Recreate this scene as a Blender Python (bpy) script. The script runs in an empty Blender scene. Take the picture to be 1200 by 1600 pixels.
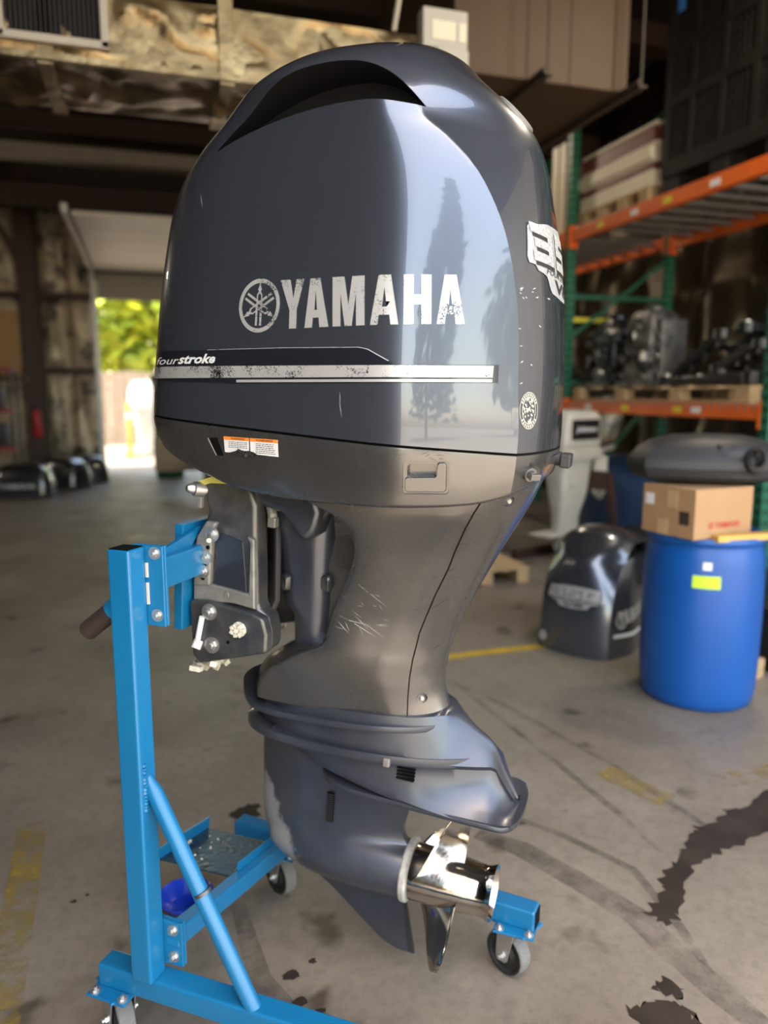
import bpy, bmesh, math, random
import numpy as np
from mathutils import Vector, Matrix
from mathutils.bvhtree import BVHTree
from mathutils.geometry import tessellate_polygon
R = math.radians
random.seed(7)
SC = bpy.context.scene
COL = SC.collection

# ------------------------------------------------------------------ camera
YAW, PIT = R(17.2), R(9.0)
EYE = Vector((0, 0, 1.45))
cd = bpy.data.cameras.new('camera'); cam = bpy.data.objects.new('camera', cd); COL.objects.link(cam)
cd.sensor_fit = 'VERTICAL'; cd.sensor_height = 36; cd.sensor_width = 27
cd.lens = 1180 / 1600 * 36; cd.clip_start = .05; cd.clip_end = 300
cam.location = EYE; cam.rotation_euler = (R(90) - PIT, 0, -YAW)
cd.dof.use_dof = True; cd.dof.focus_distance = 1.5; cd.dof.aperture_fstop = 1.7
SC.camera = cam

# ------------------------------------------------------------------ sky, sun, exposure
W = bpy.data.worlds.new('world'); SC.world = W; W.use_nodes = True
wn = W.node_tree; wn.nodes.clear()
sky = wn.nodes.new('ShaderNodeTexSky'); sky.sky_type = 'NISHITA'; sky.sun_disc = False
sky.sun_elevation = R(74); sky.sun_rotation = R(210); sky.air_density = 1.0; sky.dust_density = 2.0; sky.ozone_density = 1.0
bgn = wn.nodes.new('ShaderNodeBackground'); bgn.inputs[1].default_value = 0.88
wo = wn.nodes.new('ShaderNodeOutputWorld')
wb_ = wn.nodes.new('ShaderNodeMix'); wb_.data_type = 'RGBA'; wb_.blend_type = 'MULTIPLY'; wb_.inputs[0].default_value = 1; wb_.inputs[7].default_value = (1.16, 1.0, .80, 1)   # the photograph's warm white balance
wn.links.new(sky.outputs[0], wb_.inputs[6]); wn.links.new(wb_.outputs[2], bgn.inputs[0]); wn.links.new(bgn.outputs[0], wo.inputs[0])
sl = bpy.data.lights.new('sun', 'SUN'); sun = bpy.data.objects.new('sun', sl); COL.objects.link(sun)
sl.energy = 11; sl.angle = R(.6); sl.color = (1, .90, .74)
sun.rotation_euler = (R(16), 0, R(-30))
SC.view_settings.view_transform = 'Standard'; SC.view_settings.look = 'None'
SC.view_settings.exposure = 0.80; SC.view_settings.gamma = 1; SC.view_settings.use_curve_mapping = False

# ------------------------------------------------------------------ helpers
def pch(pts):
    xs = np.array([p[0] for p in pts], float); ys = np.array([p[1] for p in pts], float)
    if xs[0] > xs[-1]: xs, ys = xs[::-1], ys[::-1]
    h = np.diff(xs); d = np.diff(ys) / h
    m = np.zeros(len(xs))
    for i in range(1, len(xs) - 1):
        if d[i - 1] * d[i] > 0:
            w1, w2 = 2 * h[i] + h[i - 1], h[i] + 2 * h[i - 1]
            m[i] = (w1 + w2) / (w1 / d[i - 1] + w2 / d[i])
    m[0], m[-1] = d[0], d[-1]
    def f(x):
        x = min(max(x, xs[0]), xs[-1])
        i = min(int(np.searchsorted(xs, x, 'right')) - 1, len(h) - 1)
        t = (x - xs[i]) / h[i]
        return float((1 + 2 * t) * (1 - t) ** 2 * ys[i] + t * (1 - t) ** 2 * h[i] * m[i] + t * t * (3 - 2 * t) * ys[i + 1] + t * t * (t - 1) * h[i] * m[i + 1])
    return f
def bez(p0, p1, p2, p3, n, last=False):
    o = []
    for i in range(n + (1 if last else 0)):
        t = i / n; k = 1 - t
        o.append(tuple(k ** 3 * a + 3 * k * k * t * b + 3 * k * t * t * c + t ** 3 * d for a, b, c, d in zip(p0, p1, p2, p3)))
    return o
def frame(d):
    d = Vector(d).normalized(); a = Vector((0, 0, 1)) if abs(d.z) < .9 else Vector((1, 0, 0))
    x = d.cross(a).normalized(); return x, d.cross(x), d

class MB:
    def __init__(s): s.v = []; s.f = []; s.mi = []
    def add(s, v, f, mi=0):
        n = len(s.v); s.v += [tuple(p) for p in v]; s.f += [tuple(i + n for i in q) for q in f]; s.mi += [mi] * len(f); return s
    def box(s, c, d, rot=None, mi=0):
        x, y, z = d[0] / 2, d[1] / 2, d[2] / 2; c = Vector(c)
        v = [Vector(p) for p in ((-x, -y, -z), (x, -y, -z), (x, y, -z), (-x, y, -z), (-x, -y, z), (x, -y, z), (x, y, z), (-x, y, z))]
        if rot is not None: v = [rot @ p for p in v]
        return s.add([p + c for p in v], [(3, 2, 1, 0), (4, 5, 6, 7), (0, 1, 5, 4), (1, 2, 6, 5), (2, 3, 7, 6), (3, 0, 4, 7)], mi)
    def bx(s, a, b, mi=0): return s.box([(p + q) / 2 for p, q in zip(a, b)], [abs(q - p) for p, q in zip(a, b)], None, mi)
    def bar(s, p, q, w, h, upv=(0, 0, 1), mi=0):
        p, q = Vector(p), Vector(q); d = (q - p); L = d.length; d.normalize()
        u = Vector(upv); y = u.cross(d).normalized(); z = d.cross(y)
        return s.box((p + q) / 2, (L, w, h), Matrix((d, y, z)).transposed(), mi)
    def tube(s, pts, r, n=12, caps=True, mi=0):
        pts = [Vector(p) for p in pts]; rs = r if isinstance(r, (list, tuple)) else [r] * len(pts); rings = []
        x = None
        for i, p in enumerate(pts):
            d = (pts[min(i + 1, len(pts) - 1)] - pts[max(i - 1, 0)]).normalized()
            if x is None: x, y, _ = frame(d)
            else: x = (x - d * x.dot(d)).normalized(); y = d.cross(x)
            rings.append([p + x * rs[i] * math.cos(2 * math.pi * k / n) + d.cross(x) * rs[i] * math.sin(2 * math.pi * k / n) for k in range(n)])
        return s.loft(rings, True, caps, mi)
    def loft(s, rings, closed=True, caps=True, mi=0):
        n = len(rings[0]); v = [p for r in rings for p in r]; f = []
        for i in range(len(rings) - 1):
            for k in range(n if closed else n - 1):
                a, b = i * n + k, i * n + (k + 1) % n
                f.append((a, b, b + n, a + n))
        if caps and closed:
            f.append(tuple(reversed(range(n)))); m = (len(rings) - 1) * n; f.append(tuple(range(m, m + n)))
        return s.add(v, f, mi)
    def lathe(s, prof, o=(0, 0, 0), ax=(0, 0, 1), n=32, mi=0):   # prof: (r, h); the axis passes through o
        x, y, d = frame(ax); o = Vector(o)
        return s.loft([[o + d * h + (x * math.cos(2 * math.pi * k / n) + y * math.sin(2 * math.pi * k / n)) * max(r, 1e-5) for k in range(n)] for r, h in prof], True, False, mi)
    def cyl(s, p, q, r, n=16, mi=0): return s.tube([p, q], r, n, True, mi)
    def prism(s, poly, fn, t0, t1, mi=0):                           # poly 2D, fn(x, y, t) gives the 3D point
        n = len(poly); v = [fn(x, y, t0) for x, y in poly] + [fn(x, y, t1) for x, y in poly]
        f = [tuple(reversed(range(n))), tuple(range(n, 2 * n))] + [(i, (i + 1) % n, n + (i + 1) % n, n + i) for i in range(n)]
        return s.add(v, f, mi)
    def hexbolt(s, c, ax, r=.009, h=.006):
        c = Vector(c); a = Vector(ax).normalized()
        s.tube([c, c + a * h], r, 6); s.tube([c - a * .002, c + a * .0015], r * 1.6, 14); return s.tube([c + a * h, c + a * (h + .006)], r * .55, 8)
    def build(s, name, mats, parent=None, smooth=35, bevel=0, seg=2, loc=None, rot=None, fix=True):
        me = bpy.data.meshes.new(name); me.from_pydata([tuple(p) for p in s.v], [], s.f)
        for m in (mats if isinstance(mats, (list, tuple)) else [mats]): me.materials.append(m)
        me.polygons.foreach_set('material_index', s.mi)
        if fix:
            b = bmesh.new(); b.from_mesh(me); bmesh.ops.recalc_face_normals(b, faces=b.faces); b.to_mesh(me); b.free()
        return link(name, me, parent, smooth, bevel, seg, loc, rot)
def link(name, me, parent=None, smooth=35, bevel=0, seg=2, loc=None, rot=None):
    if smooth: 
        me.polygons.foreach_set('use_smooth', [True] * len(me.polygons)); me.set_sharp_from_angle(angle=R(smooth))
    o = bpy.data.objects.new(name, me); COL.objects.link(o)
    if parent: o.parent = parent
    if loc: o.location = loc
    if rot: o.rotation_euler = rot
    if bevel:
        md = o.modifiers.new('bevel', 'BEVEL'); md.width = bevel; md.segments = seg; md.limit_method = 'ANGLE'; md.angle_limit = R(40); md.harden_normals = bool(smooth)
    return o
def tag(o, label=None, cat=None, group=None, kind=None):
    if label: o['label'] = label
    if cat: o['category'] = cat
    if group: o['group'] = group
    if kind: o['kind'] = kind
    return o
def empty(name, label, cat, loc=(0, 0, 0), rz=0, group=None, kind=None):
    o = bpy.data.objects.new(name, None); COL.objects.link(o); o.empty_display_size = .1
    o.location = loc; o.rotation_euler = (0, 0, rz); return tag(o, label, cat, group, kind)
def struct(o): o['kind'] = 'structure'; return o
def baked(o):
    bpy.context.view_layer.update(); dg = bpy.context.evaluated_depsgraph_get()
    me = bpy.data.meshes.new_from_object(o.evaluated_get(dg)); o.modifiers.clear(); o.data = me; return me

# ------------------------------------------------------------------ materials
def mat(name, col, rough=.5, metal=0, coat=0, crough=.05, var=0, vscale=8, col2=None, bump=0, bscale=40, rvar=0, spec=.5, flakes=0, detail=6, stretch=None, thr=None):
    m = bpy.data.materials.new(name); m.use_nodes = True; nt = m.node_tree; b = nt.nodes['Principled BSDF']
    b.inputs['Roughness'].default_value = rough; b.inputs['Metallic'].default_value = metal
    b.inputs['Coat Weight'].default_value = coat; b.inputs['Coat Roughness'].default_value = crough; b.inputs['Specular IOR Level'].default_value = spec
    b.inputs['Base Color'].default_value = (*col, 1)
    tc = nt.nodes.new('ShaderNodeTexCoord'); src = tc.outputs['Object']
    if stretch:
        mp = nt.nodes.new('ShaderNodeMapping'); mp.inputs['Scale'].default_value = stretch; nt.links.new(src, mp.inputs[0]); src = mp.outputs[0]
    if col2 is not None or rvar:
        n = nt.nodes.new('ShaderNodeTexNoise'); n.inputs['Scale'].default_value = vscale; n.inputs['Detail'].default_value = detail; n.inputs['Roughness'].default_value = .6
        nt.links.new(src, n.inputs['Vector'])
        r = nt.nodes.new('ShaderNodeValToRGB'); lo, hi = thr or (.35, .65)
        r.color_ramp.elements[0].position = lo; r.color_ramp.elements[1].position = hi
        r.color_ramp.elements[0].color = (*col, 1); r.color_ramp.elements[1].color = (*(col2 or col), 1)
        nt.links.new(n.outputs['Fac'], r.inputs[0])
        if col2 is not None: nt.links.new(r.outputs[0], b.inputs['Base Color'])
        if rvar:
            mr = nt.nodes.new('ShaderNodeMapRange'); mr.inputs[1].default_value = .3; mr.inputs[2].default_value = .7
            mr.inputs[3].default_value = max(rough - rvar, .02); mr.inputs[4].default_value = min(rough + rvar, 1)
            nt.links.new(n.outputs['Fac'], mr.inputs[0]); nt.links.new(mr.outputs[0], b.inputs['Roughness'])
    if bump:
        n2 = nt.nodes.new('ShaderNodeTexNoise'); n2.inputs['Scale'].default_value = bscale; n2.inputs['Detail'].default_value = 5
        nt.links.new(src, n2.inputs['Vector']); bp = nt.nodes.new('ShaderNodeBump'); bp.inputs['Strength'].default_value = bump; bp.inputs['Distance'].default_value = .01
        nt.links.new(n2.outputs['Fac'], bp.inputs['Height']); nt.links.new(bp.outputs[0], b.inputs['Normal'])
    return m
def worn(m, scale, lo, hi, dmin=0):         # wears the paint away: transparent where the noise is low
    nt = m.node_tree; out = nt.nodes['Material Output']; b = nt.nodes['Principled BSDF']
    tc = nt.nodes.new('ShaderNodeTexCoord'); n = nt.nodes.new('ShaderNodeTexNoise'); n.inputs['Scale'].default_value = scale; n.inputs['Detail'].default_value = 8; n.inputs['Roughness'].default_value = .7
    n3 = nt.nodes.new('ShaderNodeTexNoise'); n3.inputs['Scale'].default_value = scale / 14; n3.inputs['Detail'].default_value = 2
    nt.links.new(tc.outputs['Object'], n.inputs['Vector']); nt.links.new(tc.outputs['Object'], n3.inputs['Vector'])
    ad = nt.nodes.new('ShaderNodeMath'); ad.operation = 'MULTIPLY_ADD'; ad.inputs[1].default_value = .6; nt.links.new(n3.outputs['Fac'], ad.inputs[0]); nt.links.new(n.outputs['Fac'], ad.inputs[2])
    mr = nt.nodes.new('ShaderNodeMapRange'); mr.inputs[1].default_value = lo; mr.inputs[2].default_value = hi; nt.links.new(ad.outputs[0], mr.inputs[0])
    tr = nt.nodes.new('ShaderNodeBsdfTransparent'); mx = nt.nodes.new('ShaderNodeMixShader')
    nt.links.new(mr.outputs[0], mx.inputs[0]); nt.links.new(tr.outputs[0], mx.inputs[1]); nt.links.new(b.outputs[0], mx.inputs[2]); nt.links.new(mx.outputs[0], out.inputs[0])
    return m
M = {}
M['cowl'] = mat('cowl_paint', (.098, .110, .135), .27, .72, 1, .03)
M['gun'] = mat('gunmetal_paint', (.105, .102, .10), .28, .7, .75, .12, col2=(.13, .124, .118), vscale=5, rvar=.05)
M['navy'] = mat('leg_paint', (.052, .058, .076), .36, .55, .5, .2, col2=(.068, .075, .094), vscale=7, rvar=.08)
M['black'] = mat('black_plastic', (.008, .008, .009), .45)
M['dark'] = mat('dark_plastic', (.02, .02, .022), .5)
M['gap'] = mat('black_seal', (.004, .004, .004), .8, spec=.1)
M['silver'] = mat('silver_foil', (.66, .65, .62), .38, .55)
M['wornsilver'] = worn(mat('worn_silver_foil', (.66, .65, .62), .4, .55), 320, .68, .72)
M['blackfoil'] = mat('black_decal', (.012, .013, .018), .25, coat=.6)
M['white'] = mat('white_print', (.75, .74, .72), .5)
M['orange'] = mat('orange_print', (.85, .25, .03), .5)
M['blackprint'] = mat('black_print', (.02, .02, .02), .5)
M['steel'] = mat('steel', (.62, .58, .52), .22, 1, rvar=.08, vscale=20)
M['zinc'] = mat('zinc_bolt', (.55, .54, .52), .38, .9)
M['prop'] = mat('polished_prop', (.62, .58, .52), .14, 1, rvar=.05, vscale=9, bump=.06, bscale=30)
M['cast'] = mat('bracket_casting', (.055, .058, .064), .38, .6, .3, .2, col2=(.12, .115, .108), vscale=14, rvar=.1)
M['grey'] = mat('bare_grey_casting', (.17, .165, .155), .5, .4, col2=(.27, .255, .225), vscale=22)
M['rec'] = mat('bracket_recess', (.03, .034, .045), .25, .3, .4)
M['salt'] = mat('salt_crust', (.62, .58, .46), .85, bump=.8, bscale=90)
M['blue'] = mat('blue_enamel', (.004, .128, .285), .34, 0, .3, .2, col2=(.006, .148, .315), vscale=4, bump=.05, bscale=25)
M['treadplate'] = mat('oily_tray', (.012, .03, .05), .32, .3, col2=(.03, .08, .12), vscale=18, rvar=.12, bump=.3, bscale=60)
M['rubber'] = mat('black_rubber', (.012, .012, .012), .7, bump=.2, bscale=80)
M['tread'] = mat('grey_tread', (.17, .16, .145), .85, bump=.5, bscale=150)
M['bowl'] = mat('bowl_plastic', (.006, .045, .52), .3, 0, .3)
M['rust'] = mat('handle_grip', (.035, .022, .018), .6)

# ------------------------------------------------------------------ the building
FW, RW, LW, BW, CZ = 14.6, 5.75, -11.0, -0.45, 5.3     # far wall y, right wall x, left wall x, back opening y, ceiling
def floor_mat():
    m = mat('stained_concrete', (.2, .19, .175), .62); nt = m.node_tree; b = nt.nodes['Principled BSDF']; N = nt.nodes.new; L = nt.links.new
    tc = N('ShaderNodeTexCoord')
    def noise(s, d, r=.6):
        n = N('ShaderNodeTexNoise'); n.inputs['Scale'].default_value = s; n.inputs['Detail'].default_value = d; n.inputs['Roughness'].default_value = r; L(tc.outputs['Object'], n.inputs['Vector']); return n.outputs['Fac']
    def ramp(src, pts):
        r = N('ShaderNodeValToRGB'); e = r.color_ramp.elements
        while len(e) < len(pts): e.new(.5)
        for q, (p, c) in zip(e, pts): q.position = p; q.color = (c[0], c[1], c[2], 1)
        L(src, r.inputs[0]); return r.outputs[0]
    def mul(a, c, f=1):
        x = N('ShaderNodeMix'); x.data_type = 'RGBA'; x.blend_type = 'MULTIPLY'; x.inputs[0].default_value = f; L(a, x.inputs[6]); L(c, x.inputs[7]); return x.outputs[2]
    base = ramp(noise(1.3, 7), [(.3, (.145, .120, .092)), (.5, (.20, .171, .133)), (.7, (.255, .222, .177))])
    c = mul(base, ramp(noise(26, 8, .7), [(.3, (.74, .73, .72)), (.55, (1, 1, 1))]))
    c = mul(c, ramp(noise(190, 3), [(.28, (.62, .62, .62)), (.42, (1, 1, 1))]))
    c = mul(c, ramp(noise(4.1, 3, .5), [(.29, (.42, .39, .36)), (.37, (1, 1, 1))]))
    c = mul(c, ramp(noise(11, 2, .4), [(.2, (.25, .23, .22)), (.245, (1, 1, 1))]))
    L(c, b.inputs['Base Color'])
    mr = N('ShaderNodeMapRange'); mr.inputs[1].default_value = .3; mr.inputs[2].default_value = .7; mr.inputs[3].default_value = .38; mr.inputs[4].default_value = .62; L(noise(3, 5), mr.inputs[0]); L(mr.outputs[0], b.inputs['Roughness'])
    bp = N('ShaderNodeBump'); bp.inputs['Strength'].default_value = .25; bp.inputs['Distance'].default_value = .004; L(noise(140, 6), bp.inputs['Height']); L(bp.outputs[0], b.inputs['Normal'])
    return m
M['concrete'] = floor_mat()
floor = struct(MB().bx((LW, BW, -.2), (RW + .2, FW + .1, 0)).build('floor', M['concrete'], smooth=0))
M['ypaint'] = worn(mat('worn_yellow_paint', (.34, .225, .03), .6, col2=(.22, .16, .04), vscale=9), 16, .68, 1.0)
M['ysolid'] = worn(mat('yellow_paint', (.55, .36, .02), .6, col2=(.42, .28, .03), vscale=9), 12, .5, .7)
def stripe(p, q, w, m, nm='painted_line'):
    p, q = Vector((*p, .0022)), Vector((*q, .0022)); d = (q - p).normalized(); n = Vector((-d.y, d.x, 0)) * w / 2
    return MB().add([p - n, q - n, q + n, p + n], [(0, 1, 2, 3)]).build(nm, m, floor, smooth=0, fix=False)
stripe((.6, 3.72), (2.25, 3.735), .075, M['ysolid'])
stripe((-.375, 1.35), (-.44, 2.62), .09, M['ypaint'])
stripe((1.62, 2.36), (1.72, 2.1), .11, M['ypaint'])
stripe((2.0, 2.16), (3.2, 2.19), .10, M['ypaint'])
M['oil'] = mat('wet_oil', (.020, .015, .012), .5, 0, 0, .1, spec=.12, col2=(.045, .035, .028), vscale=6, thr=(.3, .7))
M['oilthin'] = worn(mat('drying_oil', (.075, .066, .06), .5), 7, .66, 1.25)
def blotch(pts, m, nm='oil_stain', jag=.012, n=6, z=.0016):
    o = []
    rr = random.Random(len(pts) * 31 + int(abs(pts[0][0]) * 100))
    for i, p in enumerate(pts):
        q = pts[(i + 1) % len(pts)]
        for k in range(n):
            t = k / n; o.append((p[0] + (q[0] - p[0]) * t + rr.gauss(0, jag), p[1] + (q[1] - p[1]) * t + rr.gauss(0, jag), z))
    tri = tessellate_polygon([[Vector(q) for q in o]]); fs = []
    for t in tri:
        a, b, c = (Vector(o[i]) for i in t); k = (b - a).cross(c - a).z
        if abs(k) > 1e-9: fs.append(tuple(t) if k > 0 else tuple(reversed(t)))
    return MB().add(o, fs).build(nm, m, floor, smooth=0, fix=False)
# spilt oil and tyre marks
blotch([(1.27, 1.61), (1.31, 1.56), (1.40, 1.62), (1.53, 1.755), (1.66, 1.79), (1.81, 1.82), (1.96, 1.85), (2.25, 1.98), (2.26, 2.10), (2.10, 2.06), (1.95, 1.98), (1.88, 2.0), (1.78, 1.93), (1.69, 1.93), (1.62, 1.88), (1.52, 1.80), (1.43, 1.755), (1.365, 1.68)], M['oil'], jag=.008, n=7)
blotch([(1.02, 1.345), (1.07, 1.36), (1.11, 1.345), (1.15, 1.32), (1.17, 1.26), (1.12, 1.2), (1.02, 1.22)], M['oil'], jag=.008)
blotch([(1.12, 1.39), (1.17, 1.41), (1.19, 1.36), (1.16, 1.33)], M['oil'], jag=.006)
for x, y, s in ((.28, 1.69, .018), (.285, 1.60, .016), (.315, 1.545, .022), (.27, 2.48, .05), (-.27, 2.15, .008), (-.235, 2.17, .006), (.34, 1.72, .010)):
    blotch([(x + s * math.cos(k * .785) * (1.3 if k % 3 else .8), y + s * math.sin(k * .785)) for k in range(8)], M['oil'], jag=s * .12, n=3)
def streak(pts, w, m=None, nm='tyre_mark'):
    pts = [Vector((*p, .0012)) for p in pts]; lo, hi = [], []
    for i, p in enumerate(pts):
        d = (pts[min(i + 1, len(pts) - 1)] - pts[max(i - 1, 0)]).normalized(); n = Vector((-d.y, d.x, 0)); k = w * (.35 if i in (0, len(pts) - 1) else .5); lo.append(p - n * k); hi.append(p + n * k)
    return MB().add(lo + hi[::-1], [tuple(range(2 * len(pts)))]).build(nm, m or M['oilthin'], floor, smooth=0, fix=False)
streak([(.98, 2.12), (1.08, 2.0), (1.17, 1.80), (1.24, 1.62), (1.25, 1.48), (1.27, 1.33), (1.30, 1.15)], .085)
streak([(1.05, 2.30), (1.25, 2.02), (1.36, 1.80), (1.33, 1.55), (1.29, 1.38)], .03)
streak([(1.40, 3.4), (1.55, 3.0), (1.62, 2.65), (1.68, 2.4), (1.72, 2.1), (1.74, 1.9)], .035)
streak([(1.42, 3.3), (1.45, 2.9), (1.48, 2.5), (1.50, 2.1), (1.50, 1.85)], .03)
streak([(.18, 2.0), (.20, 1.7), (.30, 1.45), (.42, 1.25)], .06)
M['insul'] = mat('vinyl_insulation', (.46, .37, .25), .45, .25, col2=(.07, .055, .04), vscale=3.2, bump=.5, bscale=6, thr=(.48, .62))
M['foil'] = mat('foil_facing', (.52, .44, .31), .32, .85, col2=(.36, .29, .2), vscale=5, bump=.35, bscale=7, rvar=.12)
M['rustbeam'] = mat('red_oxide_steel', (.055, .022, .015), .6, col2=(.035, .018, .014), vscale=6)
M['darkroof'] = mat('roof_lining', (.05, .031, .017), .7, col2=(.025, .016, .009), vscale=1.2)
M['beige'] = mat('beige_sheet', (.42, .36, .28), .55, col2=(.36, .31, .24), vscale=3)
M['tan'] = mat('tan_duct_board', (.070, .039, .017), .65, .05, col2=(.058, .032, .014), vscale=1.5)
M['iron'] = mat('dark_angle_iron', (.04, .028, .02), .6)
def bulge(nm, x0, x1, z0, z1, m, parent, place, depth=.06, nx=10, nz=16, seed=0, quilt=0):
    rr = random.Random(seed); ph = [rr.uniform(0, 6) for _ in range(6)]; v = []; f = []
    for j in range(nz + 1):
        for i in range(nx + 1):
            a, b = i / nx, j / nz
            e = min(1, 6 * min(a, 1 - a)) * min(1, 10 * min(b, 1 - b))
            h = depth * e ** .6 * (.75 + .18 * math.sin(7 * b + ph[0] + 3 * a) + .14 * math.sin(17 * b + ph[1]) + .12 * math.sin(9 * a + ph[2] + 5 * b))
            v.append(place(x0 + (x1 - x0) * a, z0 + (z1 - z0) * b, h))
    for j in range(nz):
        for i in range(nx): k = j * (nx + 1) + i; f.append((k, k + 1, k + nx + 2, k + nx + 1))
    return MB().add(v, f).build(nm, m, parent, smooth=60, fix=False)
DX0, DX1, DZ = -.78, 1.95, 3.4                          # far door opening
fw = MB().bx((LW, FW, 0), (DX0, FW + .15, CZ)).bx((DX1, FW, 0), (RW, FW + .15, CZ)).bx((DX0, FW, DZ), (DX1, FW + .15, CZ))
wall_far = struct(fw.build('wall_far', M['iron'], smooth=0))
for i, (a, b) in enumerate([(-6.6, -5.2), (-5.2, -3.75), (-3.7, -2.7), (-2.7, -1.98), (-1.68, -1.26), (-1.26, -.84)]):
    for j, (z0, z1) in enumerate([(.0, 1.78), (1.86, 3.05), (3.13, 4.9)]):
        bulge('insulation_panel', a, b, z0, z1, M['insul'], wall_far, lambda x, z, h: (x, FW - .01 - h, z), .09, 8, 12, i * 3 + j)
for z in (1.82, 3.09): MB().bx((-9, FW - .16, z - .05), (DX0, FW - .02, z + .05)).build('wall_girt', M['rustbeam'], wall_far, smooth=0)
col = struct(MB().bx((-1.96, FW - .5, 0), (-1.72, FW - .46, CZ)).bx((-1.96, FW - .24, 0), (-1.72, FW - .2, CZ)).bx((-1.85, FW - .48, 0), (-1.83, FW - .2, CZ)).build('wall_column', M['rustbeam'], smooth=0))
MB().bar((-2.6, FW - .4, 4.9), (-1.85, FW - .4, 3.5), .1, .1).build('knee_brace', M['rustbeam'], col, smooth=0)
wall_right = struct(MB().bx((RW, 2.95, 0), (RW + .15, FW, CZ)).build('wall_right', M['iron'], smooth=0))
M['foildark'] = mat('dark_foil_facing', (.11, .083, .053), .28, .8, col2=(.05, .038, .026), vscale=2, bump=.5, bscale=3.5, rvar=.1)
for i in range(10):
    y = 3.0 + i * 1.0
    for z0, z1 in ((0, 1.55), (1.6, 3.3), (3.35, 5.2)):
        bulge('insulation_panel', y, y + .96, z0, z1, M['foildark'], wall_right, lambda yy, z, h: (RW - .005 - h, yy, z), .16, 8, 12, i * 7 + int(z0 * 3))
M['palewall'] = mat('pale_sheet_wall', (.62, .57, .50), .5, col2=(.55, .50, .44), vscale=2)
wall_right_added = struct(MB().bx((RW, BW, 0), (RW + .15, 2.95, CZ)).build('wall_right_added', M['palewall'], smooth=0))  # unseen pale wall, added so the stern mirrors a mid tone
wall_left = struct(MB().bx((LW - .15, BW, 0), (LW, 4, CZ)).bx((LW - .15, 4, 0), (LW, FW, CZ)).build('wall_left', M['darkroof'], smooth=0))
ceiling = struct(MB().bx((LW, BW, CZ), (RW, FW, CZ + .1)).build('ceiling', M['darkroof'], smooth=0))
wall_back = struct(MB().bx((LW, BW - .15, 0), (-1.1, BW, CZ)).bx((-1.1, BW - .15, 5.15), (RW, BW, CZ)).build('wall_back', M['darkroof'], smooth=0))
for y, z, h, k in ((9.0, 4.35, .3, 'rustbeam'), (10.4, 4.5, .22, 'rustbeam'), (11.7, 4.55, .2, 'beige'), (13.0, 4.2, .35, 'rustbeam'), (7.2, 4.9, .25, 'rustbeam'), (5.4, 4.95, .22, 'rustbeam'), (3.6, 4.95, .22, 'rustbeam')):
    struct(MB().bx((LW, y - .06, z), (RW, y + .06, z + h)).bx((LW, y - .14, z), (RW, y + .14, z + .02)).build('trim_beam', M[k], smooth=0))
struct(MB().bx((-3.4, 2, 4.55), (-3.2, FW, 4.95)).build('trim_rafter', M['iron'], smooth=0))

# ------------------------------------------------------------------ far door and the yard beyond it
M['doorgrey'] = mat('door_panel_grey', (.33, .29, .24), .5); M['doorpale'] = mat('door_panel_pale', (.52, .46, .38), .5)
M['galv'] = mat('galvanised_track', (.42, .40, .37), .4, .6)
door = struct(empty('door_1', None, None, (0, FW, 0)))
for i in range(6):
    y0 = -4.6 + i * .72; MB().bx((DX0 + .02, y0, DZ + .12 + i * .0), (DX1 - .02, y0 + .70, DZ + .17)).build('door_panel', M['doorpale'], door, smooth=0, bevel=.008)
MB().bx((DX0 + .02, -.16, DZ - .35), (DX1 - .02, -.12, DZ + .1)).build('door_panel', M['doorgrey'], door, smooth=0, bevel=.008)
for x in (DX0 - .04, DX1 + .04):
    MB().bx((x - .035, -.26, 0), (x + .035, -.16, DZ + .1)).bx((x - .035, -4.8, DZ + .1), (x + .035, -.2, DZ + .2)).build('door_track', M['galv'], door, smooth=0)
M['asphalt'] = mat('sunlit_concrete', (.36, .32, .26), .8, col2=(.31, .27, .22), vscale=2)
M['yard'] = mat('yard_gravel', (.24, .21, .165), .85, col2=(.19, .165, .13), vscale=2)
struct(MB().bx((-60, FW + .1, -.22), (60, 70, -.02)).build('ground_yard', M['yard'], smooth=0))
struct(MB().bx((-60, -70, -.22), (60, BW, -.02)).build('ground_apron', M['asphalt'], smooth=0))
M['leafy'] = mat('sunlit_leaves', (.52, .52, .02), .6, col2=(.27, .36, .03), vscale=1.2, detail=2)
M['leafdk'] = mat('dark_leaves', (.05, .09, .03), .6, col2=(.03, .06, .02), vscale=2)
M['bark'] = mat('bark', (.12, .085, .06), .8)
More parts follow.
